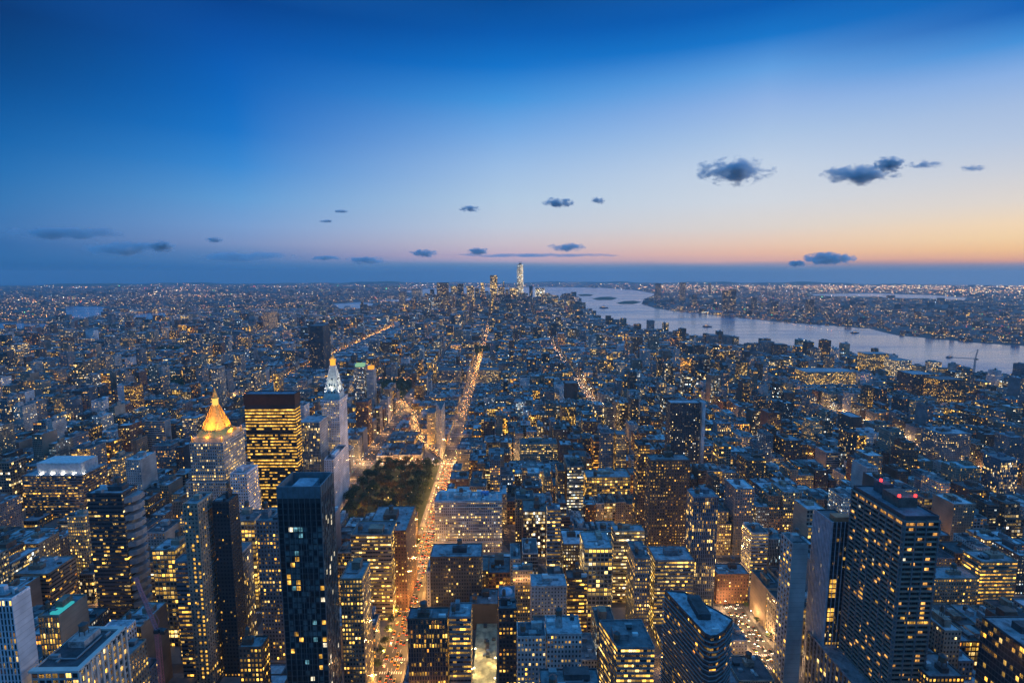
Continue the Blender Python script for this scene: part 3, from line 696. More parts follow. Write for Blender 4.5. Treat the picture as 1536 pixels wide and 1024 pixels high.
HB = [
 # xl xr yf yb h yp colour style lit warm label name cat extra
 (448,479,634,624,123,700,'pale','piers',.45,.45,'pale ribbed tower just left of the campanile','stone_tower',500),
 (486,500,690,668,80,715,'white','small',.05,.5,'narrow white block at the foot of the campanile','white_block',500),
 (462,484,489,486,150,560,'charcoal','small',.05,.5,'tall dark slab far behind and left of the campanile','tower_block',None),
 (530,546,551,548,118,590,'bluegrey','grid',.35,.1,'slim tower with a green lit top right of the campanile spire','tower_block',None),
 (549,560,555,552,112,585,'pale','small',.05,.5,'slim pale tower with an orange lit top right of the campanile spire','tower_block',None),
 (345,370,711,698,112,760,'white','grid',.3,.7,'white stepped tower in front of the gold pyramid tower','stone_tower',383),
 (274,296,757,740,150,1024,'sand','small',.05,.7,'tall brown slab with a thin dark front left of the black glass tower','apartment_slab',322),
 (318,343,754,742,146,1024,'dark','small',.03,.8,'near black slab joined behind the tall brown slab','apartment_slab',350),
 (130,182,741,728,135,900,'charcoal','ribbon',.16,.6,'dark glass tower with rounded terraces left of the gold pyramid','glass_tower',204),
 (33,122,714,696,58,790,'grey','ribbon',.22,.7,'wide low hospital like block carrying a long white roof box','long_block',150),
 (-40,17,900,882,150,1024,'white','piers',.12,.6,'glass tower with a blank white side wall at the bottom left corner','glass_tower',48),
 (47,117,1008,944,108,1024,'pale','big',.25,.6,'big flat roof block with a broad pale rim at the bottom left','office_block',184),
 (57,88,925,893,112,1000,'tan','piers',.5,.7,'tan block with a plain grey side wall and teal roof light','office_block',116),
 (150,188,992,960,86,1024,'tan','grid',.5,.7,'tan block with many yellow windows below the pink crane','office_block',235),
 (228,262,826,808,88,880,'tan','big',.7,.6,'flat roofed block with two rows of big yellow windows left of the brown slab','office_block',None),
 (262,292,843,832,98,1024,'bluegrey','ribbon',.28,.75,'striped grey tower directly in front of the brown slab','tower_block',None),
 (100,127,775,765,78,830,'sand','grid',.85,.55,'small sand block blazing with yellow windows beside the dark terrace tower','office_block',None),
 (335,354,840,815,86,900,'pale','piers',.25,.5,'white ribbed block tucked behind the near black slab','stone_block',378),
 (384,417,782,762,122,1000,'grey','grid',.22,.75,'grey gridded tower touching the left side of the black glass tower','tower_block',None),
 (358,392,972,955,84,1024,'brick','grid',.55,.8,'brick block with amber windows at the foot of the gridded grey tower','brick_block',None),
 (346,381,782,765,88,850,'sand','big',.8,.55,'cream block with big bright top floor windows left of the gridded grey tower','office_block',None),
 (526,586,803,782,84,900,'tan','ribbon',.62,.6,'tan office block striped with yellow floors on the left kerb of the traffic avenue','office_block',None),
 (548,609,797,760,80,815,'brick','small',.15,.6,'block with a wide blue flat roof between the park and the traffic avenue','office_block',628),
 (510,543,869,843,102,1010,'tan','grid',.72,.6,'tan stepped tower with yellow floors right beside the black glass tower','office_tower',565),
 (652,753,752,738,62,830,'pale','grid',.42,.35,'massive pale stone block with a crowded blue roof right of the park','stone_block',None),
 (645,722,836,816,62,880,'charcoal','grid',.14,.6,'dark block with one brightly lit window panel right of the avenue','office_block',None),
 (640,681,858,850,46,900,'pale','small',.2,.1,'small whitish block right on the avenue kerb','stone_block',None),
 (611,671,929,912,82,1024,'brown','piers',.20,.8,'brown ribbed block lit from below at the right kerb of the traffic avenue','office_block',None),
 (673,706,926,905,82,1024,'grey','ribbon',.45,.7,'pale framed narrow block with orange lit floors beside the brown ribbed block','office_block',None),
 (703,747,907,884,24,925,'brown','blank',0,.5,'plain windowless brown block behind the floodlit yard','brick_block',None),
 (748,775,914,900,80,985,'dark','grid',.25,.8,'narrow dark block with rows of orange windows right of the floodlit yard','office_block',None),
 (776,819,956,934,86,1024,'pale','grid',.24,.5,'pale grid block with a green roof edge, left one of a joined pair','stone_block',None),
 (820.5,873,952,924,87,1024,'pale','grid',.16,.6,'pale grid block with a dark roof, right one of a joined pair','stone_block',None),
 (812,903,1040,1004,100,1024,'charcoal','grid',.2,.8,'dark flat roof cut by the bottom edge below the joined pair','office_block',None),
 (983,1041,841,820,68,890,'grey','ribbon',.55,.5,'grey block with violet and yellow window rows behind the curved blue roof','office_block',None),
 (953,976,838,812,76,890,'grey','grid',.5,.6,'narrow block with yellow windows left of the violet lit grey block','office_block',None),
 (877,919,823,798,84,888,'sand','big',.72,.4,'office block with stacked bright yellow floors in the middle of the city','office_block',None),
 (921,967,797,788,74,835,'sand','ribbon',.7,.4,'cream block with white lit floors behind the stacked bright floors','office_block',None),
 (821,841,764,756,98,850,'bluegrey','ribbon',.38,.5,'thin blue grey tower with scattered lit floors in the middle of the city','tower_block',None),
 (769,799,856,846,52,890,'sand','grid',.6,.8,'little hotel block glowing amber at its cornice','hotel_block',None),
 (797,850,880,862,60,915,'pale','small',.08,.6,'block with a black roof and a blank white side','stone_block',None),
 (851,881,868,856,60,920,'brown','ribbon',.5,.7,'brown block with orange striped floors left of the bright stacked floors','office_block',None),
 (748,772,897,880,66,915,'bluegrey','small',.1,.5,'slim house with a blue domed roof behind the floodlit yard','town_house',None),
 (976,1036,691,682,132,810,'brown','small',.26,.8,'dark brown twin tower with vertical strings of yellow windows','apartment_slab',None),
 (958,975,668,660,120,760,'brown','grid',.3,.8,'narrow amber tower left of the twin tower with yellow strings','apartment_slab',None),
 (1040,1078,746,735,120,870,'bluegrey','piers',.28,.6,'grey blue ribbed tower right of the twin tower with yellow strings','tower_block',None),
 (1006,1052,605,600,120,690,'charcoal','small',.16,.3,'wide dark slab peppered with white lights behind the twin tower','apartment_slab',None),
 (1054,1059,604,601,118,690,'white','blank',0,.5,'very thin white tower beside the wide dark slab','slim_tower',None),
 (902,921,650,645,82,700,'grey','grid',.1,.6,'left of two slim grey towers near the bright white avenue','tower_block',None),
 (925,940,652,646,82,700,'tan','grid',.5,.7,'right of two slim towers, with yellow windows, near the bright white avenue','tower_block',None),
 (880,946,716,706,48,740,'sand','big',.9,.7,'long low block with one continuous bright orange top floor','long_block',None),
 (780,836,666,658,44,690,'sand','grid',.65,.5,'long low cream block with yellow gridded windows in the middle distance','long_block',None),
 (848,867,575,571,50,598,'brown','blank',0,.5,'plain brown cube of a building at the foot of the far white avenue','office_block',None),
 (719,748,555,551,40,580,'sand','grid',.75,.5,'bright gridded block right of the far end of the traffic avenue','office_block',None),
 (1128,1153,800,785,58,850,'pale','ribbon',.65,.6,'pale block with white and yellow floors just right of the red brick roof','office_block',None),
 (1076,1124,862,846,30,870,'brick','small',.3,.8,'low red brick building at the head of the near white avenue','brick_block',None),
 (1240,1272,930,912,64,1000,'brown','grid',.25,.8,'dark brown block between the finned tower and the balcony tower','brick_block',None),
 (1393,1447,1016,980,68,1024,'charcoal','grid',.5,.8,'black roofed block with a lit top floor at the foot of the balcony tower','office_block',None),
 (1472,1527,843,826,56,890,'tan','ribbon',.5,.8,'tan block with amber strip windows right of the balcony tower','office_block',None),
 (1400,1470,868,850,40,905,'tan','grid',.45,.8,'low tan block with amber windows just right of the balcony tower','office_block',None),
 (1555,1640,985,925,118,1024,'charcoal','curtain',.08,.7,'dark glass block with one slanting lit floor at the bottom right corner','glass_tower',1480),
 (1412,1458,651,640,64,690,'grey','small',.25,.5,'tall plain grey slab left of the bright right hand avenue','apartment_slab',None),
 (1502,1530,690,680,60,740,'bluegrey','piers',.3,.4,'grey blue tower cluster right of the bright right hand avenue','tower_block',None),
 (1300,1334,531,528,78,552,'tan','grid',.6,.6,'riverside office tower with warm windows, tallest by the river','riverside_block',None),
 (1344,1368,541,537,66,562,'pale','ribbon',.8,.3,'riverside block with bright white floors right of the tallest riverside tower','riverside_block',None),
 (1370,1404,562,556,62,590,'charcoal','small',.1,.6,'dark riverside slab right of the bright white riverside floors','riverside_block',None),
 (1410,1450,570,564,62,604,'brown','grid',.3,.7,'brown riverside apartment row below the river crane','riverside_block',None),
 (1208,1285,558,552,40,583,'sand','ribbon',.75,.6,'long riverside warehouse with yellow striped floors','long_block',None),
 (1145,1162,513,511,58,528,'grey','small',.1,.5,'left of two square blocks standing at the river edge','riverside_block',None),
 (1165,1181,517,515,56,532,'charcoal','small',.1,.5,'right of two square blocks standing at the river edge','riverside_block',None),
 (1066,1078,503,501,56,515,'grey','small',.1,.5,'left of a pair of small blocks at the river edge','riverside_block',None),
 (1090,1098,504,502,56,516,'grey','small',.1,.5,'right of a pair of small blocks at the river edge','riverside_block',None),
 (973,982,481,480,60,493,'grey','small',.1,.5,'lone square block standing on the far river edge','riverside_block',None),
 (1276,1294,626,618,50,640,'brown','small',.1,.5,'dark brown block at the far start of the right hand avenue','brick_block',None),
 (393,403,468,466,110,500,'grey','grid',.5,.7,'thin tall tower standing alone in the far left city','tower_block',None),
 (376,381,560,556,100,600,'bluegrey','piers',.2,.4,'slim blue grey tower rising behind the wide black slab','tower_block',None),
 (316,328,552,549,108,600,'pale','piers',.1,.4,'pale slim tower rising directly behind the gold pyramid','tower_block',None),
 (640,652,620,612,60,670,'sand','grid',.7,.8,'narrow block with an orange lit wall left of the wedge building','stone_block',None),
 (655,690,556,551,42,590,'grey','grid',.3,.6,'grey college like block left of the traffic avenue','long_block',None),
]
SIDE = {0: ('small', .03), 1: ('small', .05), 10: ('blank', 0), 12: ('blank', 0), 40: ('blank', 0)}
HEROROOT = []
ROOFC = {11: (.07, .07, .08), 31: (.08, .09, .11), 44: (.05, .05, .055)}
for i, q in enumerate(HB):
    xl, xr, yf, yb, h, yp, colr, sty, lit, warm, lab, nm, xr2 = q
    kw = {}
    if i in SIDE: kw['side'] = SIDE[i]
    if i in ROOFC: kw['roofc'] = ROOFC[i]
    far = yf < 640
    cat = {'tower_block': 'tower', 'stone_tower': 'tower', 'glass_tower': 'tower', 'office_tower': 'tower', 'slim_tower': 'tower', 'apartment_slab': 'apartment tower', 'hotel_block': 'hotel', 'town_house': 'house'}.get(nm, 'building')
    r, bx4 = hero(nm, lab, cat, xl, xr, yf, yb, h, yp, colr, sty, lit, warm, xr2=xr2, detail=0 if (far or i in (9, 3, 4, 49, 42)) else 2, **kw)
    HEROROOT.append((r, bx4, h, i))
def HR(label_start):
    for r, b4, h, i in HEROROOT:
        if r['label'].startswith(label_start): return r, b4, h
# extra features on some of them
r, (x0, x1, y0, y1), h = HR('wide low hospital'); L = r.location
b = MB(); b.box(x0-L.x+14, x1-L.x-6, y0-L.y+8, y1-L.y-8, h+.25, h+15, bc=(.55, .57, .6, 0)); b.build('white_roof_box', M['white_metal'], r)
for k in range(5):
    b = MB(); fx = x0-L.x+20+k*14; b.box(fx-.6, fx+.6, y0-L.y+6, y0-L.y+6.8, h+.3, h+1.6); b.build('wall_lamp', M['lamp_white'], r); 
    if k % 2 == 0: flood_light(r, (fx, y0-L.y+4, h+2.5), 130, (.9, .95, 1))
r, (x0, x1, y0, y1), h = HR('slim tower with a green'); L = r.location
b = MB(); b.box(x0-L.x+3, x1-L.x-3, y0-L.y+3, y1-L.y-3, h+.25, h+7); b.build('lit_crown', emis('green_crown', (.45, .9, .5), .6), r)
r, (x0, x1, y0, y1), h = HR('slim pale tower with an orange'); L = r.location
b = MB(); b.prism(octa(0, 0, (x1-x0)*.45), h+.25, h+8); b.build('lit_crown', emis('orange_crown', (1, .38, .05), 1.3), r)
r, (x0, x1, y0, y1), h = HR('slim house with a blue domed'); L = r.location
b = MB()
for k in range(5):
    a0, a1 = k*math.pi/10, (k+1)*math.pi/10; rr = (x1-x0)*.4
    b.prism([(rr*math.cos(a0)*math.cos(t), rr*math.cos(a0)*math.sin(t)) for t in [j*math.pi/8 for j in range(16)]], h+.3+rr*.7*math.sin(a0), h+.3+rr*.7*math.sin(a1), poly2=[(max(.05, rr*math.cos(a1))*math.cos(t), max(.05, rr*math.cos(a1))*math.sin(t)) for t in [j*math.pi/8 for j in range(16)]], top=(k == 4))
b.build('dome', plain('blue_dome', (.25, .38, .5), .35), r)
r, (x0, x1, y0, y1), h = HR('massive pale stone'); L = r.location
for k in range(9):
    fx = x0-L.x+6+k*(x1-x0-12)/8
    b = MB(); b.prism(octa(fx, y0-L.y+8, 1.6), h+.3, h+6, poly2=octa(fx, y0-L.y+8, 1.1)); b.build('roof_stack', M['white_metal'] if k % 3 else M['metal'], r)
for k in range(10):
    acunit(r, rng.uniform(x0+5, x1-5), rng.uniform(y0+14, y1-4), h+.25, rng.uniform(4, 10), rng.uniform(4, 8), rng.uniform(2, 5), plain('blue_unit', (.12, .25, .5), .5) if k == 0 else M['white_metal'])
b = MB(); z = 8
for z in (12, h-7, h-1.2): b.box(x0-L.x-.7, x1-L.x+.7, y0-L.y-.7, y0-L.y-.01, z, z+1.0, bot=True)
b.build('cornice', M['pale_stone'], r)
r, (x0, x1, y0, y1), h = HR('dark glass tower with rounded'); L = r.location
b = MB()
for z in range(30, int(h)-2, 8): b.prism([(x1-L.x-2, y0-L.y+1), (x1-L.x+7*.8, y0-L.y+4), (x1-L.x+8, y0-L.y+10), (x1-L.x+7, y0-L.y+17), (x1-L.x-2, y0-L.y+20)], z, z+4.6, bot=True)
b.build('terrace', M['metal'], r)
r, (x0, x1, y0, y1), h = HR('tan block with a plain grey'); L = r.location
b = MB(); b.box(x1-L.x-7, x1-L.x-1.5, y0-L.y+2, y0-L.y+14, h+.3, h+1.5); b.build('skylight', emis('teal_roof_light', (.05, .55, .6), .8), r)
r, (x0, x1, y0, y1), h = HR('tall brown slab'); L = r.location
b = MB()
for k in range(12, 40): 
    z = k*3.6; 
    if rng.random() < .8: b.box(x1-L.x+.01, x1-L.x+.7, y0-L.y+(y1-y0)*.45, y1-L.y-.5, z, z+.5, bot=True)
b.build('balcony', M['metal'], r)
geo_windows(r, x0, x1, y0, y1, 0, h, 3.2, 3.6, .4, .5, lambda fc, i, n, k, nf: ('lit_yellow' if rng.random() < (.5 if fc == 'x' and nf-k > 6 and i >= n-2 else .06) else ('pane_dim' if rng.random() < .5 else None)), 'xr')
r, (x0, x1, y0, y1), h = HR('big flat roof block'); L = r.location
b = MB(); n = 9
for q in range(n+1): yy = y0+(y1-y0)*q/n-L.y; b.box(x1-L.x+.01, x1-L.x+1.0, yy-.6, yy+.6, 10, h+1)
b.box(x0-L.x-.6, x1-L.x+1.0, y0-L.y-1.0, y0-L.y+2.2, h+.3, h+1.6); b.box(x1-L.x-2.0, x1-L.x+1.0, y0-L.y+2.2, y1-L.y+.6, h+.3, h+1.6); b.box(x0-L.x-.6, x1-L.x-2.0, y1-L.y-2.0, y1-L.y+.6, h+.3, h+1.6)
b.build('pale_frame', M['pale_stone'], r)
r, (x0, x1, y0, y1), h = HR('little hotel'); L = r.location
for k in range(4): flood_light(r, (x0-L.x+3+k*(x1-x0-6)/3, y0-L.y-2.0, h-8), 900, (1, .5, .2), .4)
r, (x0, x1, y0, y1), h = HR('brown ribbed block'); L = r.location
for k in range(3): flood_light(r, (x0-L.x+3+k*(x1-x0-6)/2, y0-L.y-3.0, h-52), 2500, (1, .45, .12), .5)

# --- polygonal blocks
def polyhero(name, label, cat, pix, h, yp, color, style, lit, warm, **k):
    poly = [P(a, b_, h) for a, b_ in pix]
    ar = sum(poly[i][0]*poly[(i+1) % len(poly)][1]-poly[(i+1) % len(poly)][0]*poly[i][1] for i in range(len(poly)))
    if ar < 0: poly = poly[::-1]
    PROT.append((min(a for a, _ in pix)-2, max(a for a, _ in pix)+2, yp, min(p[1] for p in poly)))
    return building(name, label, cat, [(poly, 0, h)], color, style, lit, warm, **k), poly
r, pl = polyhero('office_block', 'block with a bright blue roof and slanting yellow lit floors near the bottom centre', 'building', [(926, 972), (982, 972), (962, 930), (899, 931)], 70, 1024, 'grey', 'ribbon', .95, .55)
r, pl = polyhero('curved_block', 'large apartment block with a curved bright blue roof in the bottom centre right', 'apartment tower', [(1057, 951), (1066, 955), (1076, 954), (1088, 946), (1099, 930), (1027, 889), (997, 886)], 88, 1024, 'charcoal', 'ribbon', .10, .8, detail=2, roofc=(.4, .43, .47))
L = r.location; b = MB(); pq = [(p[0]-L.x, p[1]-L.y) for p in pl]; z = 6
o_ = inset(pq, -.8)
while z < 87: b.prism(o_, z, z+.35, bot=True); z += 3.4
b.build('balcony_slabs', M['metal'], r)
# wedge building where the two avenues cross
h = 87
pl = [(-101, 897), (-97.5, 897), (-107.5, 950), (-128, 950)]
pl = [(-110, 903), (-107.5, 903), (-107.5, 958), (-124, 958)]
PROT.append((645, 683, 694, 897))
building('wedge_building', 'slim wedge shaped stone building between the two lit avenues past the park', 'building', [(pl, 0, h)], 'pale', 'grid', .12, .6, detail=0, side=('grid', .15))

# --- downtown cluster
DT = [(598,607,437,'grey',.2),(617,632,433,'pale',.25),(645,651,434,'charcoal',.2),(655,672,424,'charcoal',.2),(676,686,429,'grey',.3),(686,695,426,'charcoal',.15),(700,711,429,'sand',.5),(712,719,432,'charcoal',.2),(720,727,424,'bluegrey',.3),(735,746,413,'charcoal',.35),(747,754,431,'grey',.3),(754,757,422,'charcoal',.2),(758,763,434,'charcoal',.2),(764,777,432,'sand',.75),(788,793,440,'charcoal',.1),(794,799,429,'charcoal',.1),(803,817,432,'pale',.95),(818,829,444,'brown',.4),(829,841,448,'sand',.7),(841,854,450,'grey',.4),(635,643,440,'grey',.2),(664,674,446,'brown',.3),(700,706,446,'bluegrey',.2),(540,545,453,'charcoal',.1)]
DCOL = {'grey': 'grey', 'pale': 'pale', 'charcoal': 'dark', 'sand': 'warm lit', 'bluegrey': 'blue grey', 'brown': 'brown'}
ORD = ['first', 'second', 'third', 'fourth', 'fifth', 'sixth', 'seventh', 'eighth', 'ninth', 'tenth', 'eleventh', 'twelfth', 'thirteenth', 'fourteenth', 'fifteenth', 'sixteenth', 'seventeenth', 'eighteenth', 'nineteenth', 'twentieth', 'twenty-first', 'twenty-second', 'twenty-third', 'twenty-fourth', 'twenty-fifth', 'twenty-sixth', 'twenty-seventh', 'twenty-eighth', 'twenty-ninth', 'thirtieth']
dts = sorted(DT); 
for i, (xl, xr, yt, colr, lt) in enumerate(dts):
    Y = 4350+((i*377) % 900); 
    if yt > 440: Y = 4200+((i*131) % 200)
    a = PY(xl, yt, Y); b_ = PY(xr, yt, Y); h = max(40, a.z); d = max(28, (b_.x-a.x)*.8)
    t = [(rectpoly(a.x, b_.x, Y, Y+d), 0, h)]
    if i % 3 == 0 and h > 100:
        w_ = (b_.x-a.x)*.18; t = [(rectpoly(a.x, b_.x, Y, Y+d), 0, h*.82), (rectpoly(a.x+w_, b_.x-w_, Y+w_, Y+d-w_), h*.82, h)]
    building('downtown_tower', f"{DCOL[colr]} skyscraper in the far downtown cluster, {ORD[i]} from the left", 'skyscraper', t, colr, 'grid' if lt < .3 else 'curtain', lt*1.3, .12 if lt > .9 else .45, detail=0, group='far downtown skyscrapers', pitch=5, fh=7)
# tallest: tapering prism with a mast stub
Y = 4700; a = PY(775.5, 397, Y); b_ = PY(785, 397, Y); cx = (a.x+b_.x)/2; hw = (b_.x-a.x)/2; h = a.z
r = empty('tallest_tower', 'tallest skyscraper of all, tapering and lit white, in the far downtown cluster', 'skyscraper', (cx, Y, 0)); OCC.append((cx-hw, cx+hw, Y-hw, Y+hw))
w = MB(); q8 = []; t8 = []
hwb = hw*1.12
base = [(-hwb, -hwb), (0, -hwb), (hwb, -hwb), (hwb, 0), (hwb, hwb), (0, hwb), (-hwb, hwb), (-hwb, 0)]
s_ = hw*.95; topp = [(-s_/2, -s_/2), (0, -s_), (s_/2, -s_/2), (s_, 0), (s_/2, s_/2), (0, s_), (-s_/2, s_/2), (-s_, 0)]
for i in range(8):
    j = (i+1) % 8; lt = 3.0 if i in (1, 2, 3) else .5
    w.face([(base[i][0], base[i][1], 0), (base[j][0], base[j][1], 0), (topp[j][0], topp[j][1], h), (topp[i][0], topp[i][1], h)], [(0, 0), (5, 0), (5, 62), (0, 62)], (.35, .4, .45, .12), (.2+i*.01, lt, .9, .8))
w.face([(p_[0], p_[1], h) for p_ in topp]); w.build('wall', M['facade'], r)
b = MB(); b.cyl(0, 0, h, h+14, hw*.45, hw*.4); b.build('crown_ring', M['dark_metal'], r)
b = MB(); b.bar((hw*.3, 0, h+14), (hw*.3, 0, h+30), 3); b.bar((hw*.3, 0, h+22), (-hw*.6, 0, h+26), 2); b.build('mast', M['metal'], r)

# far shore towers
JT = [(984,992,425,448),(1021,1029,424,452),(1064,1067,425,442),(1086,1094,436,466),(1096,1105,434,467),(1213,1222,449,470),(1160,1168,452,470),(1040,1046,442,462),(1130,1136,446,466)]
for i, (xl, xr, yt, yb_) in enumerate(sorted(JT)):
    bpt = P((xl+xr)/2, yb_, 0); Y = bpt[1]; a = PY(xl, yt, Y); b_ = PY(xr, yt, Y)
    building('shore_tower', f"tower on the far river shore, {ORD[i]} from the left", 'skyscraper', [(rectpoly(a.x, b_.x, Y, Y+40), 0, a.z)], 'charcoal', 'grid', .3, .5, detail=0, group='towers on the far shore', pitch=6, fh=8)

# ------------------------------------------------------------------ infill blocks
rg = random.Random(21)
LOWSTRIP = [(-80, -20, 230, 640, 34), (-225, -100, 530, 642, 24), (-80, -40, 900, 2450, 24), (-80, -40, 640, 900, 32), (-210, -107, 955, 1280, 16), (90, 212, 180, 660, 12), (-215, -112, 896, 1165, 11), (160, 218, 1180, 1550, 18), (690, 758, 780, 1230, 10), (-678, -560, 1300, 3300, 10), (-75, 15, 300, 470, 12)]
def hz(x, y):
    r = rg.random()
    if y < 620:
        if x < -150: h = rg.uniform(35, 75) if r < .8 else rg.uniform(70, 95)
        elif x < 330: h = rg.uniform(28, 62) if r < .9 else rg.uniform(60, 80)
        else: h = rg.uniform(22, 52) if r < .88 else rg.uniform(50, 78)
    elif y < 1000:
        if -700 < x < 260: h = rg.uniform(25, 60) if r < .85 else rg.uniform(60, 95)
        else: h = rg.uniform(16, 42) if r < .86 else rg.uniform(45, 78)
    elif y < 1700:
        if -500 < x < 200: h = rg.uniform(22, 52) if r < .9 else rg.uniform(55, 85)
        else: h = rg.uniform(12, 38) if r < .86 else rg.uniform(42, 80)
    elif y < 3500: h = rg.uniform(11, 30) if r < .89 else rg.uniform(34, 78)
    elif abs(x-150) < 950 and y < 4900:
        q = max(0, min(1, (y-3600)/700)); h = rg.uniform(20, 40)+q*rg.uniform(10, 135)*(1 if x > -650 else .7)
    else: h = rg.uniform(9, 20) if r < .95 else rg.uniform(25, 55)
    for a, b, c, d, m in LOWSTRIP:
        if a < x < b and c < y < d: h = min(h, m*rg.uniform(.8, 1.1))
    return h
_a, _b = P(711, 1040, 6), P(745, 930, 6); OCC.append((_a[0]-4, _b[0]+3, _a[1]-45, _b[1]+2))
occ = np.array(OCC)
def hit(x0, x1, y0, y1, m=1.5):
    return bool(np.any((occ[:, 0] < x1+m) & (occ[:, 1] > x0-m) & (occ[:, 2] < y1+m) & (occ[:, 3] > y0-m)))
lots = []
def add_lot(x0, x1, y0, y1):
    cx, cyy = (x0+x1)/2, (y0+y1)/2
    if abs(cx) > .985*cyy+90 or cyy < 185: return
    if hit(x0, x1, y0, y1): return
    if y0 < 3400 and broad_d(cx, cyy) < 9+(x1-x0)*.12: return
    for a, b, c, d in PARKS:
        if x1 > a-2 and x0 < b+2 and y1 > c-2 and y0 < d+2: return
    if cyy > 1500 and (wet(cx, cyy) or wet(x0, y0) or wet(x1, y1)): return
    h = hz(cx, cyy); lots.append([x0, x1, y0, y1, h])
for i in range(len(AV)-1):
    xa, xb = AV[i]+15, AV[i+1]-15
    for k in range(1, 60):
        ya, yb = street(k)+9, street(k+1)-9
        if yb < 190 or min(abs(xa), abs(xb)) > yb+100 or (xa < 0 < xb and False): continue
        far = k > 22
        for (y0, y1) in ((ya, (ya+yb)/2-1), ((ya+yb)/2+1, yb)):
            xx = xa
            while xx < xb-8:
                w = rg.uniform(10, 28) if not far else rg.uniform(22, 46)
                if k > 40: w = rg.uniform(30, 60)
                if xx+w > xb-9: w = xb-xx
                dy = rg.choice([0, 0, 0, 3, 6]) 
                gap = rg.choice([.3, .3, .4, 2.5])
                if y0 == ya: add_lot(xx, xx+w-gap, y0, y1-dy)
                else: add_lot(xx, xx+w-gap, y0+dy, y1)
                xx += w
# keep infill below the named towers' visible walls
lots2 = []
for x0, x1, y0, y1, h in lots:
    for (pl_, pr_, pyb, py0) in PROT:
        if y0 >= py0-2: continue
        for _ in range(14):
            pa = [proj((a, b, h)) for a in (x0, x1) for b in (y0, y1)]
            if max(q[0] for q in pa) < pl_ or min(q[0] for q in pa) > pr_ or min(q[1] for q in pa) > pyb: break
            h *= .82
            if h < 9: break
    h = max(h, 9.0)
    lots2.append([x0, x1, y0, y1, h])
lots = lots2
# ---- which lots show largest: painter's pass on an id buffer
W_, H_ = 768, 512
buf = np.full((H_, W_), -1, dtype=np.int32)
def hull(pts):
    pts = sorted(set(pts)); 
    def half(ps):
        o = []
        for p in ps:
            while len(o) >= 2 and (o[-1][0]-o[-2][0])*(p[1]-o[-2][1])-(o[-1][1]-o[-2][1])*(p[0]-o[-2][0]) <= 0: o.pop()
            o.append(p)
        return o
    a = half(pts); b = half(pts[::-1]); return a[:-1]+b[:-1]
items = [(l[2], l[3], l[0], l[1], l[4], i) for i, l in enumerate(lots)]
for x0, x1, y0, y1 in OCC:
    hh = 60
    items.append((y0, y1, x0, x1, hh, -2))
for (r, (x0, x1, y0, y1), h, i) in HEROROOT: items.append((y0, y1, x0, x1, h, -2))
for (x0, x1, y0, y1, h) in ((-140, -112, 318, 340, 190), (-316, -255, 640, 690, 174), (230, 262, 317, 379, 170)): items.append((y0, y1, x0, x1, h, -2))
items.sort(key=lambda t: -(t[0]*t[0]+(min(abs(t[2]), abs(t[3])))**2))
for y0, y1, x0, x1, h, idx in items:
    if y0 > 3200: continue
    pp = []
    for a in (x0, x1):
        for b in (y0, y1):
            for z in (0, h):
                v = (a, b, z-CAMZ); f = v[0]*FV[0]+v[1]*FV[1]+v[2]*FV[2]
                if f < 1: f = 1
                pp.append(((768+800*(v[0]*RV[0]+v[1]*RV[1])/f)/2, (512-800*(v[0]*UV[0]+v[1]*UV[1]+v[2]*UV[2])/f)/2))
    hp = hull([(round(a, 2), round(b, 2)) for a, b in pp])
    xs = [p[0] for p in hp]; ys = [p[1] for p in hp]
    xa, xb = max(0, int(min(xs))), min(W_, int(max(xs))+2); ya, yb = max(0, int(min(ys))), min(H_, int(max(ys))+2)
    if xa >= xb or ya >= yb: continue
    X, Y = np.meshgrid(np.arange(xa, xb)+.5, np.arange(ya, yb)+.5)
    mk_ = np.ones(X.shape, bool)
    for i in range(len(hp)):
        (ax, ay), (bx_, by_) = hp[i], hp[(i+1) % len(hp)]
        mk_ &= ((bx_-ax)*(Y-ay)-(by_-ay)*(X-ax)) >= 0
    buf[ya:yb, xa:xb][mk_] = idx
cnt = np.bincount(buf[buf >= 0].ravel(), minlength=len(lots))
NHERO = len(HEROROOT)+20
order = np.argsort(-cnt)
NIND = 215
indiv = [int(i) for i in order[:NIND] if cnt[i] > 0]
# ---- look of every lot
def look(x0, x1, y0, y1, h):
    t = rg.random()
    c = rg.choices(['tan', 'brick', 'grey', 'pale', 'brown', 'charcoal', 'sand', 'bluegrey', 'white'], [20, 16, 20, 11, 12, 6, 7, 5, 3])[0]
    st = rg.choices(['grid', 'small', 'ribbon', 'piers', 'big', 'curtain'], [38, 26, 10, 12, 8, 6])[0]
    cen = max(0, 1-abs((x0+x1)/2-40)/520) if y0 < 1300 else .25
    lit = rg.uniform(.07, .24)+(rg.uniform(.2, .6) if rg.random() < .17+.36*cen else 0)
    warm = min(1, max(0, rg.gauss(.6, .27)))
    if y0 > 2600: lit *= .8
    rc = rg.choice([(.2, .2, .21), (.28, .3, .33), (.10, .10, .11), (.50, .53, .57), (.06, .06, .065), (.62, .64, .66), (.18, .17, .16), (.08, .08, .085), (.36, .38, .42)])
    return c, st, lit, warm, rc
looks = [look(*l) for l in lots]
ANCH = [(h_[0]['label'], h_[1], h_[2]) for h_ in HEROROOT]
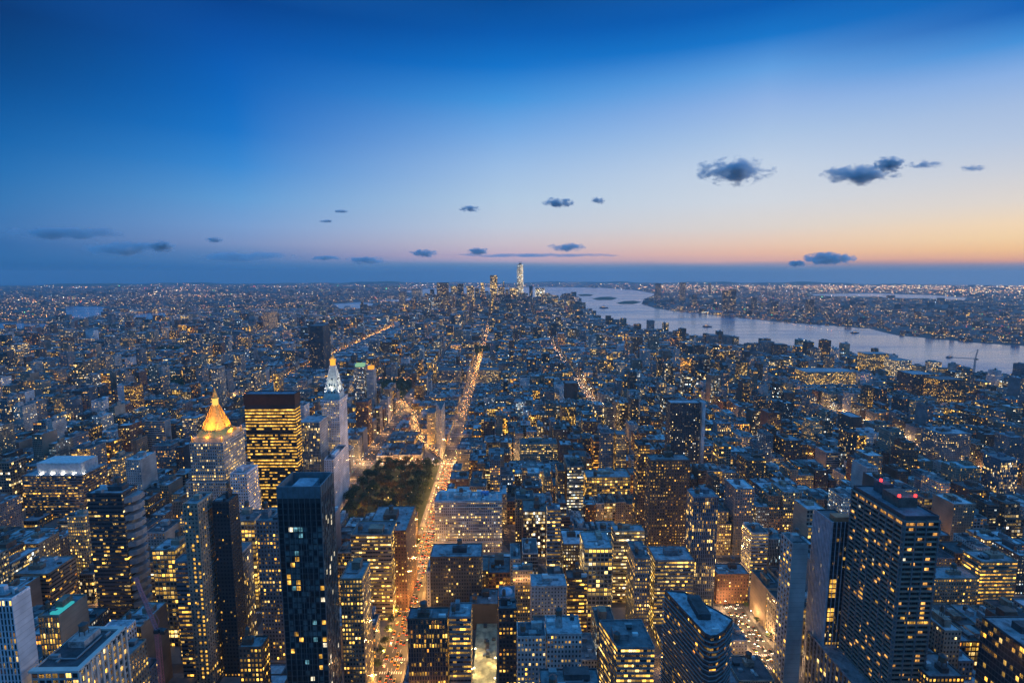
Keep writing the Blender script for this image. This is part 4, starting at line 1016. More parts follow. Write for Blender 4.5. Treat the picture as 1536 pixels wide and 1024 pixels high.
SHORT = [('gold pyramid tower', (309, 700)), ('black glass tower', (455, 850)), ('wide black slab', (405, 660)), ('campanile', (497, 640)), ('park', (600, 740)), ('wedge building', (665, 650)), ('massive stone block', (705, 780)),
         ('huge balcony tower', (1345, 860)), ('white finned tower', (1240, 860)), ('blank lavender tower', (1195, 870)), ('curved blue roof', (1045, 920)), ('slanting yellow floors', (940, 960)), ('twin tower with yellow strings', (1005, 750)),
         ('grey ribbed tower', (1058, 790)), ('stacked bright floors', (897, 840)), ('joined grid pair', (825, 960)), ('brown ribbed kerb block', (645, 970)), ('tall brown slab', (295, 860)), ('dark terrace tower', (160, 800)),
         ('long white roof box', (90, 710)), ('pale rimmed flat roof', (100, 980)), ('riverside office tower', (1317, 550)), ('tall plain grey slab', (1435, 670)), ('wide peppered slab', (1029, 640)), ('bright orange top floor', (913, 720)), ('corner glass block', (1510, 970)), ('tan strip window block', (1500, 850)), ('white avenue', (1110, 910)), ('tall block by the hospital box', (60, 860)), ('cream gridded block', (808, 672))]
cwords = {'tan': 'tan', 'brick': 'brick red', 'grey': 'grey', 'pale': 'pale', 'brown': 'brown', 'charcoal': 'black', 'sand': 'sandy', 'bluegrey': 'blue grey', 'white': 'white'}
info = {}
for i in indiv:
    x0, x1, y0, y1, h = lots[i]; c, st, lit, warm, rc = looks[i]
    q = proj(((x0+x1)/2, y0, h*.8)); best = min(SHORT, key=lambda a: (a[1][0]-q[0])**2+((a[1][1]-q[1])*1.2)**2)
    dx, dy = q[0]-best[1][0], (q[1]-best[1][1])
    rel = ('right of the ' if dx > 0 else 'left of the ') if abs(dx) > abs(dy) else ('behind the ' if dy < 0 else 'in front of the ')
    size = 'low' if h < 25 else ('tall' if h > 58 else 'mid-height')
    litw = 'brightly lit ' if lit > .38 else ('dimly lit ' if lit > .12 else 'mostly dark ')
    info[i] = (litw+size+' '+cwords[c]+' block '+rel+best[0], dx*dx+dy*dy, h, c)
grp = {}
for i, (lab, d, h, c) in info.items(): grp.setdefault(lab, []).append((d, i))
labels = {}
for lab, ls in grp.items():
    ls.sort()
    for k, (d, i) in enumerate(ls):
        labels[i] = lab if len(ls) == 1 else f"{ORD[k]} nearest {lab}"
        if len(labels[i].split()) > 16: labels[i] = labels[i].replace('mid-height ', '').replace(' of the ', ' of ')
kindn = {'brick': 'brick_block', 'tan': 'stone_block', 'pale': 'stone_block', 'sand': 'stone_block', 'white': 'stone_block', 'brown': 'brick_block', 'grey': 'office_block', 'charcoal': 'office_block', 'bluegrey': 'office_block'}
random.seed(5)
for i in indiv:
    x0, x1, y0, y1, h = lots[i]; c, st, lit, warm, rc = looks[i]
    tiers = [(rectpoly(x0, x1, y0, y1), 0, h)]
    if h > 34 and rg.random() < .35 and (x1-x0) > 15:
        m = rg.uniform(2.5, 4.5); hs = h*rg.uniform(.68, .85); tiers = [(rectpoly(x0, x1, y0, y1), 0, hs), (rectpoly(x0+m*rg.choice([0, 1]), x1-m, y0+m, y1-m*rg.choice([0, 1])), hs, h)]
    elif (x1-x0) > 22 and rg.random() < .4:      # light court at the back: L-shaped plan
        cw = (x1-x0)*rg.uniform(.3, .5); cd = (y1-y0)*rg.uniform(.35, .55); 
        if rg.random() < .5: pl = [(x0, y0), (x1, y0), (x1, y1), (x0+cw, y1), (x0+cw, y1-cd), (x0, y1-cd)]
        else: pl = [(x0, y0), (x1, y0), (x1, y1-cd), (x1-cw, y1-cd), (x1-cw, y1), (x0, y1)]
        tiers = [(pl, 0, h)]
    sdv = ('blank', 0) if rg.random() < .25 else (('small', lit*.6) if rg.random() < .4 else None)
    building(kindn[c], labels[i], 'building', tiers, c, st, lit, warm, roofc=rc, group='city blocks around the avenues', side=sdv, detail=2 if y0 < 900 else 1)

# ---- all the rest of the blocks, one mass
st_ = MB(); iset = set(indiv)
for i, (x0, x1, y0, y1, h) in enumerate(lots):
    if i in iset: continue
    c, sty, lit, warm, rc = looks[i]; S = STY[sty]; d = y0
    k = 1.0 if d < 1300 else (1.4 if d < 2600 else 2.2)
    bc = BC[c]+(warm,); pr = (rg.random(), lit, S[0], S[1])
    sb = (pr[0], lit*.4, STY['small'][0], STY['small'][1]) if rg.random() < .6 else None
    st_.prism(rectpoly(x0, x1, y0, y1), 0, h, bc=bc, pr=pr, pitch=S[2]*k, fh=S[3]*k, tmi=1, tbc=rc+(0,), side=sb)
    if d < 3000:
        e = .35; par = tuple(min(1, q*1.1) for q in BC[c])+(0,)
        for (a, b, cc, dd) in ((x0-.05, x1+.05, y0-.05, y0+e), (x0-.05, x1+.05, y1-e, y1+.05), (x0-.05, x0+e, y0+e, y1-e), (x1-e, x1+.05, y0+e, y1-e)):
            if d < 1700: st_.box(a, b, cc, dd, h-.2, h+1.0, bc=par, mi=1, tbc=par)
        for q in range(rg.choice([2, 3, 4, 5]) if d < 1500 else (2 if d < 2200 else 1)):
            w, l = (x1-x0)*rg.uniform(.05, .28), (y1-y0)*rg.uniform(.06, .28)
            cx, cyy = rg.uniform(x0+w, x1-w), rg.uniform(y0+l, y1-l)
            v = rg.uniform(.12, .5); st_.box(cx-w*.7, cx+w*.7, cyy-l*.7, cyy+l*.7, h, h+rg.uniform(2, 5), bc=(v, v, v*1.02, 0), mi=1, tbc=(v, v, v, 0))
        if d < 1500 and rg.random() < .42:
            st_.cyl(rg.uniform(x0+4, x1-4), rg.uniform(y0+4, y1-4), h+2.5, h+6, 1.8, 1.7, 8, bc=(.12, .08, .05, 0), mi=1, tbc=(.1, .08, .06, 0))
# outer districts to the horizon
def clus(x, y):  # slow patchiness of the districts
    return .5+.5*math.sin(x*.0013+1.3*math.sin(y*.0009))*math.sin(y*.0017+.8*math.sin(x*.0011))
def in_manh(x, y): return y < 4900 and x < 1700 and x > -3300 and y < 4900
nfar = 0
fp = []
while nfar < 6500:
    r = 2600*(19500/2600.0)**(rg.random()**.9); a = rg.uniform(-.80, .80); x, y = r*math.sin(a), r*math.cos(a)
    if in_manh(x, y) and x > -.98*y and not (x > 900 and y < 4900 and not (inpoly(x, y, WW[0])) and x > 0.32*y+400): 
        if y < 4900 and x < 900: continue
    if wet(x, y): continue
    if x > 0 and y < 4900 and x < 1700 and not x > 0.55*y: continue
    sz = r*rg.uniform(.004, .009); h = rg.uniform(7, 16) if rg.random() < .94 else rg.uniform(20, 55)
    if wet(x+sz, y) or wet(x, y+sz) or wet(x-sz, y-sz) or wet(x, y-sz): continue
    c = rg.choice(['grey', 'brick', 'tan', 'brown', 'charcoal', 'charcoal', 'brown']); v = rg.choice([.04, .06, .1, .14, .2, .34]) if clus(x, y) > .25 else .04
    ll = rg.uniform(.0, .22) if clus(x, y) > .2 else 0.0
    st_.prism(rectpoly(x-sz/2, x+sz/2, y-sz*.35, y+sz*.35), 0, h, bc=BC[c]+(rg.uniform(.3, .9),), pr=(rg.random(), ll, .5, .5), pitch=max(4, sz/5), fh=max(4, h/4), tmi=1, tbc=(v, v, v, 0))
    nfar += 1
o = st_.build('distant_buildings', [M['facade'], M['roofing']]); struct(o, 'stuff', 'countless smaller blocks filling the city between the lit avenues out to the horizon')
print('LOTS', len(lots), 'indiv', len(indiv), 'min px', cnt[indiv[-1]], 'max rest', cnt[order[NIND]])

# ------------------------------------------------------------------ countless far lights
pts = MB()
CC = [((1, .40, .06), 46), ((1, .55, .15), 34), ((1, .8, .5), 10), ((.75, .9, 1), 6), ((1, .08, .04), 3), ((.2, 1, .35), 3), ((1, .25, .05), 5)]
def lamp_pt(x, y, z, s, st, c=None):
    c = c or rg.choices([a for a, _ in CC], [b for _, b in CC])[0]
    bc = c+(st,); a = [(x+s*math.cos(t), y+s*math.sin(t), z) for t in (0.5, 2.6, 4.7)]; top = (x, y, z+s*1.3); bo = (x, y, z-s*.6)
    for i in range(3): pts.face([a[i], a[(i+1) % 3], top], bc=bc); pts.face([a[(i+1) % 3], a[i], bo], bc=bc)
n = 0
while n < 3900:
    r = 2700*(20500/2700.0)**rg.random(); a = rg.uniform(-.80, .80); x, y = r*math.sin(a), r*math.cos(a)
    if wet(x, y): continue
    if rg.random() > .04+clus(x, y)**3*1.2: continue
    s = r*rg.uniform(.00016, .00046); lamp_pt(x, y, rg.uniform(9, 26), s, rg.choice([1, 1.6, 2.8, 5]) * (1+r/9000)); n += 1
n = 0
while n < 2200:      # the bright industrial shore beyond the river and the bridge shore on the left
    px = rg.uniform(985, 1545); py = 428.5+abs(rg.gauss(0, 1))*4.5*(1+(px-985)/500)
    x, y = P(px, py, 0); r = math.hypot(x, y)
    if wet(x, y) or r > 20800: continue
    lamp_pt(x, y, 12, r*rg.uniform(.0002, .0005), rg.choice([1, 1.8, 3.6])*(1+r/9000), rg.choice([(1, .5, .12), (1, .6, .2), (1, .75, .4), (1, .38, .06)])); n += 1
for _ in range(260):
    px = rg.uniform(-5, 660); py = rg.gauss(456, 7)+(12 if px < 120 else 0); 
    if py < 428: continue
    x, y = P(px, py, 0); r = math.hypot(x, y)
    if not wet(x, y): lamp_pt(x, y, 12, r*rg.uniform(.00025, .0005), rg.choice([3, 5, 8]), rg.choice([(1, .45, .1), (1, .6, .2)]))
for _ in range(46):      # lit roads crossing the outer districts
    r = 3200*(18000/3200.0)**rg.random(); a = rg.uniform(-.78, .78); x, y = r*math.sin(a), r*math.cos(a)
    th = rg.choice([.15, 1.35, .8, 1.7])+rg.uniform(-.15, .15); ln = rg.uniform(.1, .35)*r
    cc = rg.choice([(1, .42, .08), (1, .5, .15), (1, .65, .35)])
    for q in range(rg.randint(18, 34)):
        t = rg.uniform(-.5, .5)*ln; xx, yy = x+math.cos(th)*t, y+math.sin(th)*t; rr_ = math.hypot(xx, yy)
        if wet(xx, yy) or rr_ > 20500: continue
        lamp_pt(xx, yy, 10, rr_*rg.uniform(.0002, .00048), rg.choice([2, 4, 6])*(1+rr_/9000), cc)
# lights between the middle-distance blocks: street corners, yards, roofs
n = 0
while n < 5200:
    y = 700*(4700/700.0)**rg.random(); x = rg.uniform(-.97, .97)*y
    if y > 1500 and wet(x, y): continue
    if rg.random() > .35+clus(x*2, y*2)*.8: continue
    onav = rg.random() < .35
    if onav: x = min(AV, key=lambda a: abs(a-x))+rg.choice([-9, 9]); z = 7
    else: z = rg.choice([6, 6, 12, 18])
    if not onav and y < 1500: k = round((y-85)/80); y = 85+80*k+rg.choice([-7, 7])
    r = math.hypot(x, y); lamp_pt(x, y, z, max(.35, r*rg.uniform(.00018, .00045)), rg.choice([1.5, 3, 6])*.8); n += 1
def traffic_run(x0, y0, x1, y1, n, half, cols, smin=.0003, smax=.0006, st=(3, 6, 10)):
    for _ in range(n):
        t = rg.random(); x = x0+(x1-x0)*t+rg.uniform(-half, half); y = y0+(y1-y0)*t; r = math.hypot(x, y)
        lamp_pt(x, y, rg.choice([1.2, 1.2, 8]), r*rg.uniform(smin, smax), rg.choice(st), rg.choice(cols))
AMB = [(1, .45, .08), (1, .55, .15), (1, .3, .05), (1, .65, .3)]; WHT = [(1, .7, .42), (1, .8, .55), (1, .55, .25), (1, .35, .15)]
traffic_run(-92, 1150, -92, 2300, 300, 7, AMB); traffic_run(-92, 2300, -92, 3300, 60, 9, AMB)
traffic_run(-690, 1400, -690, 3700, 330, 9, [(1, .4, .05), (1, .3, .03), (1, .5, .15)])
traffic_run(-110, 910, -152, 987, 90, 5, AMB); traffic_run(-152, 987, -178, 1070, 90, 5, AMB); traffic_run(-178, 1070, -208, 1210, 90, 6, AMB); traffic_run(-208, 1210, -310, 1460, 60, 6, AMB)
traffic_run(222, 1230, 222, 1620, 90, 8, WHT); traffic_run(222, 1900, 222, 2700, 90, 10, WHT)
traffic_run(770, 850, 770, 1350, 190, 8, WHT); traffic_run(500, 900, 500, 1500, 60, 8, AMB)
traffic_run(-300, 880, -92, 880, 120, 6, WHT, st=(5, 8, 12)); traffic_run(-235, 890, -235, 1300, 40, 7, AMB)
traffic_run(-520, 1610, -250, 1610, 70, 14, [(1, .35, .05), (1, .6, .3), (1, .45, .12)])
o = pts.build('city_lights', M['points']); struct(o, 'stuff', 'countless tiny street and building lights scattered over the far city')

# ------------------------------------------------------------------ street lamps that light the avenues
LAMPS = {}
def make_lamp(kind, colr, energy):
    r = empty('street_lamp', 'x', 'street lamp', (0, 0, 0))
    b = MB(); b.cyl(0, 0, .15, 8.4, .13, .08, 8); b.cyl(0, 0, .0, .9, .24, .2, 8); b.build('pole', M['metal'], r)
    b = MB(); b.bar((0, 0, 8.3), (2.4, 0, 9.0), .12); b.build('arm', M['metal'], r)
    b = MB(); b.box(2.1, 3.1, -.22, .22, 8.78, 9.0, bot=True); o = b.build('lamp_head', M['metal'], r)
    b = MB(); b.box(2.2, 3.0, -.3, .3, 8.6, 8.775, bot=True); b.build('lamp_lens', M['lamp_warm' if kind == 'w' else 'lamp_white'], o)
    d = bpy.data.lights.new('lamp_light', 'POINT'); d.energy = energy; d.color = colr; d.shadow_soft_size = .6
    o = bpy.data.objects.new('lamp_light', d); COL.objects.link(o); o.parent = r; o.location = (3.0, 0, 8.2)
    return r
def put_lamp(kind, colr, energy, x, y, rz, label, group):
    key = (kind, energy)
    if key not in LAMPS: LAMPS[key] = [make_lamp(kind, colr, energy), 0]
    r, used = LAMPS[key]
    if used: r = copy_tree(r)
    LAMPS[key][1] = 1
    r.location = (x, y, 0); r.rotation_euler = (0, 0, rz); r['label'] = label; r['group'] = group
WARM = (1, .47, .11); WH = (1, .57, .23)
G5 = 'amber street lamps along the traffic avenue'; G6 = 'street lamps along the white avenue'
for k, y in enumerate(range(385, 900, 27)):
    put_lamp('w', WARM, 19000, -92-11.5, y, 0, 'amber street lamp on the left kerb of the bright traffic avenue', G5)
    put_lamp('w', WARM, 19000, -92+11.5, y+13, math.pi, 'amber street lamp on the right kerb of the bright traffic avenue', G5)
for y in range(900, 2300, 45): put_lamp('w', WARM, 13000, -92+11.5*(1 if (y//40) % 2 else -1), y, math.pi if (y//40) % 2 else 0, 'amber street lamp on the avenue far beyond the park', G5)
for y in range(400, 760, 30): 
    put_lamp('h', WH, 15001, 222+11.5, y, math.pi, 'whitish street lamp on the right kerb of the white avenue', G6)
    put_lamp('h', WH, 15001, 222-11.5, y+15, 0, 'whitish street lamp on the left kerb of the white avenue', G6)
for y in range(1150, 1650, 60): put_lamp('h', WH, 12002, 222+11.5, y, math.pi, 'whitish street lamp on the far stretch of the white avenue', G6)
for y in range(790, 1260, 40): put_lamp('h', WH, 15001, 770+11.5, y, math.pi, 'street lamp on the bright right hand avenue', 'street lamps along the right hand avenue')
for k in range(9): 
    t = k/8; put_lamp('w', WARM, 40000, broad_x(905+555*t)-8, 905+555*t, 0, 'street lamp on the slanting avenue left of the wedge building', 'street lamps along the slanting avenue')
for x in range(-420, 60, 30): put_lamp('h', WH, 24003, x, 876, math.pi/2, 'street lamp on the cross street behind the park', 'street lamps behind the park')
nl = 0
for ax in AV:
    for k in range(4, 17):
        y = street(k)
        if ax in (-92, 222) and y < 2300 and not (760 < y < 1150 and ax == 222): continue
        if ax == 770 and 780 < y < 1260: continue
        if abs(ax) > .95*y+40: continue
        if (k % 2 and abs(ax) > 800): continue
        put_lamp('w', WARM, 14000, ax-11.5, y+11, 0, 'street lamp at a crossing on a dim side avenue', 'street lamps at the dim crossings'); nl += 1
for k in range(4, 11):
    for x in (-60, 0, 60, 130, 180, 300, 370, 430, -165):
        put_lamp('w', WARM, 7000, x, street(k)-7, math.pi/2, 'street lamp on a narrow cross street between the blocks', 'street lamps on the cross streets'); nl += 1
print('lamps', nl)
# floodlit yard
a = P(711, 1040, 6); b_ = P(745, 930, 6)
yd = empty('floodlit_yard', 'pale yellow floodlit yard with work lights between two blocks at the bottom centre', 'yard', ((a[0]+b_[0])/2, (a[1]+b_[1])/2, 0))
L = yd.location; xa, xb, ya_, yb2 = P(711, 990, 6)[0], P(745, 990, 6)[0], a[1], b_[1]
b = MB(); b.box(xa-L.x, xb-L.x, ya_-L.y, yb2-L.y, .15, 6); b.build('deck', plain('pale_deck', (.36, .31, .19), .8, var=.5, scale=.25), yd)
for k in range(4):
    fx = (xa if k % 2 else xb)-L.x+(1 if k % 2 else -1); fy = ya_-L.y+8+k*11
    b = MB(); b.bar((fx, fy, 6), (fx, fy, 12), .25); b.build('light_mast', M['metal'], yd)
    b = MB(); b.box(fx-.6, fx+.6, fy-.4, fy+.4, 12, 12.6, bot=True); b.build('work_light', M['flood'], yd)
    flood_light(yd, (fx+(1.5 if k % 2 else -1.5), fy, 11.5), 5200, (1, .74, .3), .5)
for k in range(11):
    b = MB(); xx = rg.uniform(xa+2, xb-2)-L.x; yy = rg.uniform(yb2-48, yb2-4)-L.y; b.box(xx-1.5, xx+1.5, yy-1.5, yy+1.5, 6.01, 6.6+rg.uniform(.5, 2.5)); b.build('material_stack', M[rg.choice(['white_metal', 'dark_metal', 'wood', 'metal'])], yd)

# ------------------------------------------------------------------ cars
def make_car(mat, front):
    r = empty('car', 'x', 'car', (0, 0, 0))
    b = MB(); b.prism([(-.9, -2.3), (.9, -2.3), (.95, 2.2), (-.95, 2.2)], .3, .85); b.build('body', M[mat], r)
    b = MB(); b.prism([(-.85, -1.6), (.85, -1.6), (.85, 1.1), (-.85, 1.1)], .85, 1.45, poly2=[(-.7, -1.2), (.7, -1.2), (.7, .5), (-.7, .5)]); b.build('cabin', M['glass'], r)
    for sx in (-.65, .65):
        for yy in (-1.45, 1.4):
            b = MB(); b.prism([(sx*1.35-.1, yy-.33), (sx*1.35+.1, yy-.33), (sx*1.35+.1, yy+.33), (sx*1.35-.1, yy+.33)], 0.0, .62); b.build('wheel', M['dark_metal'], r)
        b = MB(); b.box(sx-.28, sx+.28, 2.2, 2.3, .5, .78, bot=True); b.build('headlight', M['head'], r)
        b = MB(); b.box(sx-.28, sx+.28, -2.42, -2.3, .5, .82, bot=True); b.build('taillight', M['tail'], r)
    return r
CARS = {}
cn = {'car_dark': 'dark', 'car_yellow': 'yellow', 'car_white': 'white'}
def put_car(mat, x, y, rz, label, group):
    if mat not in CARS: r = CARS[mat] = make_car(mat, True)
    else: r = copy_tree(CARS[mat])
    r.location = (x, y, .015); r.rotation_euler = (0, 0, rz); r['label'] = label; r['group'] = group
for ln in (-6.6, -3.3+1.6, 1.6, 4.9):
    y = 385+rg.uniform(0, 8)
    while y < 900:
        m = rg.choice(['car_dark', 'car_yellow', 'car_white', 'car_yellow'])
        put_car(m, -92+ln, y, 0, cn[m]+' car with red tail lights driving away on the traffic avenue', 'cars driving away on the traffic avenue'); y += rg.uniform(6.5, 17)
for ln in (-6.6, -1.6, 1.6, 6.0):
    y = 400+rg.uniform(0, 8)
    while y < 720:
        m = rg.choice(['car_dark', 'car_yellow', 'car_white'])
        put_car(m, 222+ln, y, math.pi, cn[m]+' car with white headlights coming up the white avenue', 'cars coming up the white avenue'); y += rg.uniform(6.5, 18)

# ------------------------------------------------------------------ trees
def tree_mesh(seed, h=13, rad=5.2):
    q = random.Random(seed); tr = MB()
    tr.cyl(0, 0, 0, h*.42, .38, .24, 8)
    limbs = []
    for i in range(6):
        a = i*1.05+q.uniform(-.3, .3); z0 = h*.36; e = (math.cos(a)*rad*.55, math.sin(a)*rad*.55, h*q.uniform(.58, .8)); tr.bar((0, 0, z0), e, .2); limbs.append(e)
    limbs.append((0, 0, h*.85))
    cr = MB()
    for i in range(620):
        c = q.choice(limbs); s = rad*.55
        v = Vector((q.gauss(0, 1), q.gauss(0, 1), q.gauss(0, .8))).normalized()*s*q.uniform(.45, 1.05)
        p = Vector(c)+v; n = Vector((q.gauss(0, 1), q.gauss(0, 1), q.gauss(.6, 1))).normalized()
        u = n.orthogonal().normalized(); w = n.cross(u); t = q.uniform(.3, .62)
        cr.face([tuple(p+u*t), tuple(p+w*t*.8), tuple(p-u*t), tuple(p-w*t*.8)])
    return tr, cr
TP = []
leaf2 = plain('amber_lit_leaves', (.15, .085, .02), .8, var=.5, scale=.3)  # orange leaf colour carries amber lamplight, mainly for the mid-park trees
for sd in range(3):
    tr, cr = tree_mesh(sd)
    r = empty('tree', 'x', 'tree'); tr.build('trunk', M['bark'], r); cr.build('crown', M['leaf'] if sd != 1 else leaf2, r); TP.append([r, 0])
def put_tree(x, y, s, label, group, v=None):
    v = rg.randrange(3) if v is None else v; r, u = TP[v]
    if u: r = copy_tree(r)
    TP[v][1] = 1
    r.location = (x, y, .2); r.scale = (s, s, s*rg.uniform(.9, 1.15)); r.rotation_euler = (0, 0, rg.uniform(0, 6.28)); r['label'] = label; r['group'] = group
tx = []
tries = 0
while len(tx) < 115 and tries < 6000:
    tries += 1; x, y = rg.uniform(-218, -112), rg.uniform(646, 868)
    if all((x-a)**2+(y-b)**2 > 62 for a, b in tx): tx.append((x, y))
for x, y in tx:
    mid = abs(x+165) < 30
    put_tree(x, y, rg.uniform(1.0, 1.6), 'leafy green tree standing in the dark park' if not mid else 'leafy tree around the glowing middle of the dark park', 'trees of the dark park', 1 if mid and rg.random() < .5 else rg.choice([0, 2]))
for (x, y) in ((-165, 720), (-158, 760), (-172, 800), (-150, 700), (-180, 745), (-140, 835), (-190, 690)):
    put_lamp('w', WARM, 9000, x, y, rg.uniform(0, 6), 'amber lamp glowing among the trees of the park', 'park lamps')
for k, y in enumerate(range(400, 620, 14)):
    put_tree(-92-11, y, .8, 'small street tree on the left kerb of the traffic avenue', 'street trees on the traffic avenue')
for k, y in enumerate(range(410, 600, 22)):
    put_tree(222+12, y, .5, 'small street tree on the right kerb of the white avenue', 'street trees on the white avenue')
# other parks: masses of trees
tm = MB(); q = random.Random(3)
for (a, b, c, d) in PARKS[1:]:
    for _ in range(int((b-a)*(d-c)/140)):
        x, y = q.uniform(a+4, b-4), q.uniform(c+4, d-4); hh = q.uniform(9, 15)
        tm.cyl(x, y, .2, hh*.5, .4, .3, 5)
        for _ in range(26):
            v = Vector((q.gauss(0, 1), q.gauss(0, 1), q.gauss(0, .8))).normalized()*q.uniform(2.5, 5); p = Vector((x, y, hh*.75))+v; n = Vector((q.gauss(0, 1), q.gauss(0, 1), q.gauss(.6, 1))).normalized(); u = n.orthogonal().normalized(); w = n.cross(u); t = 1.4
            tm.face([tuple(p+u*t), tuple(p+w*t), tuple(p-u*t), tuple(p-w*t)])
o = tm.build('woodland', M['leaf']); struct(o, 'stuff', 'dark tree masses filling the far small parks')

# ------------------------------------------------------------------ cranes and boats
def lattice(mb, a, b, w, n, t):
    a = Vector(a); b = Vector(b); d = (b-a).normalized(); up = Vector((0, 0, 1)) if abs(d.z) < .8 else Vector((0, 1, 0)); u = d.cross(up).normalized()*w/2; v = d.cross(u).normalized()*w/2
    cs = [u+v, u-v, -u-v, -u+v]
    for c in cs: mb.bar(a+c, b+c, t)
    for i in range(n):
        p = a+(b-a)*(i/n); q_ = a+(b-a)*((i+1)/n)
        for j in range(4): mb.bar(p+cs[j], q_+cs[(j+1) % 4], t*.7)
Yc = 330
bs_ = PY(238, 1000, Yc); top = PY(236, 948, Yc); tip = PY(203, 866, Yc+12)
r = empty('tower_crane', 'pink red lattice tower crane with raised jib at the lower left', 'crane', (top.x, Yc, 0)); L = r.location
b = MB(); lattice(b, (0, 0, 0), (0, 0, top.z), 2.2, 44, .3); b.build('mast', M['pink_steel'], r)
b = MB(); lattice(b, (0, 0, top.z+1), (tip.x-L.x, tip.y-L.y, tip.z), 1.6, 22, .28); b.build('jib', M['pink_steel'], r)
b = MB(); b.box(-1.6, 1.6, -1.6, 1.6, top.z, top.z+2.4); b.build('slewing_ring', M['dark_metal'], r)
b = MB(); b.box(1.7, 3.3, -1.2, 1.2, top.z+.4, top.z+2.8); b.build('cab', M['glass'], r)
b = MB(); b.bar((0, 0, top.z+2), (4.5, -1.5, top.z+3), .8); b.box(3.5, 6.5, -3, .2, top.z+.5, top.z+3); b.build('counterweight', M['dark_metal'], r)
b = MB(); b.bar((2.5, -1, top.z+9), (tip.x-L.x, tip.y-L.y, tip.z), .18); b.bar((0, 0, top.z+2.4), (2.5, -1, top.z+9), .35); b.build('tie', M['pink_steel'], r)
Yr = 1720; m0 = PY(1462, 556, Yr); m1 = PY(1463, 538, Yr); 
r = empty('tower_crane', 'thin grey crane standing by the river with a long level jib', 'crane', (m1.x, Yr, 0)); L = r.location
b = MB(); lattice(b, (0, 0, 0), (0, 0, m1.z), 3.2, 16, .7); b.build('mast', M['metal'], r)
j = PY(1428, 536, Yr); b = MB(); lattice(b, (4, 0, m1.z), (j.x-L.x, 0, j.z), 2.2, 14, .55); b.build('jib', M['metal'], r)
j = PY(1455, 527, Yr); k = PY(1467, 524, Yr); b = MB(); lattice(b, (0, 0, m1.z), (k.x-L.x, 0, k.z), 2.2, 6, .5); b.bar((k.x-L.x, 0, k.z), (j.x-L.x, 0, j.z-6), .8); b.build('tower_head', M['metal'], r)
b = MB(); b.box(3, 9, -2, 2, m1.z-4, m1.z); b.build('counterweight', M['dark_metal'], r)
def boat(px, py, s, rz, label):
    x, y = P(px, py, .4); r = empty('boat', label, 'boat', (x, y, .4), 'boats on the river'); r.rotation_euler = (0, 0, rz); r.scale = (s, s, s)
    b = MB(); b.prism([(-9, -2.6), (6, -2.6), (11, 0), (6, 2.6), (-9, 2.6)], -.2, 2.2, poly2=[(-9.4, -3), (7, -3), (13, 0), (7, 3), (-9.4, 3)]); b.build('hull', M['dark_metal'], r)
    b = MB(); b.box(-6, 4, -2, 2, 2.2, 4.6); b.box(-1, 3, -1.6, 1.6, 4.6, 6.4); b.build('cabin', M['white_metal'], r)
    b = MB(); b.box(-5, 3.2, -2.06, -2.0, 3, 4, bot=True); b.build('cabin_windows', M['lit_yellow'], r)
boat(1424, 536, 1.4, .2, 'dark boat on the river left of the river crane')
boat(1282, 499.5, 2.2, .1, 'small ferry with a lit cabin near the far bank of the river')
boat(1060, 490, 2.6, -.3, 'small boat in the middle of the river between the shores')
boat(905, 462, 4, .1, 'faint boat far out on the bay near the small islands')
# piers reaching into the river
for (px, py, ln) in ((1020, 505, 120), (1175, 523, 100), (1000, 500, 90), (1430, 566, 90)):
    x, y = P(px, py, 0); o = MB(); o.box(x-10, x+ln, y-14, y+14, .0, 3.2)
    o = o.build('pier', M['pavement']); o['label'] = {1020: 'low pier reaching into the river, second from the left', 1175: 'low pier beside the two square river edge blocks', 1000: 'low pier reaching into the river, leftmost', 1430: 'low pier in front of the river crane'}[px]; o['category'] = 'pier'

# ------------------------------------------------------------------ clouds (real volumes beyond the haze)
def cloud_mat(seed, dens, colr, cut, asp):
    m, B = newmat('cloud_vapour')
    tc = B.node('ShaderNodeTexCoord'); 
    ln = B.node('ShaderNodeVectorMath', operation='LENGTH'); B.l.new(tc.outputs['Object'], ln.inputs[0])
    mp = B.node('ShaderNodeMapping'); mp.inputs['Location'].default_value = (seed*3.1, seed*1.7, seed); mp.inputs['Scale'].default_value = asp; B.l.new(tc.outputs['Object'], mp.inputs[0])
    a = B.noise(3.0, 7.0, mp.outputs[0], .6)
    sp_ = B.node('ShaderNodeSeparateXYZ'); B.l.new(tc.outputs['Object'], sp_.inputs[0])
    fall = B.m('SUBTRACT', 1.0, B.m('POWER', ln.outputs['Value'], 1.6), clamp=True)
    dn = B.m('SUBTRACT', B.m('ADD', B.m('MULTIPLY', fall, .75), B.m('MULTIPLY', B.m('SUBTRACT', a, .5), 2.5)), cut, clamp=True)
    dn = B.m('MULTIPLY', B.m('MULTIPLY', B.m('MULTIPLY', dn, 1.5, clamp=True), B.m('GREATER_THAN', fall, .02)), dens)
    v = B.node('ShaderNodeVolumePrincipled'); v.inputs['Color'].default_value = colr+(1,); B.l.new(dn, v.inputs['Density']); v.inputs['Anisotropy'].default_value = .2
    out(B, None, v.outputs[0]); return m
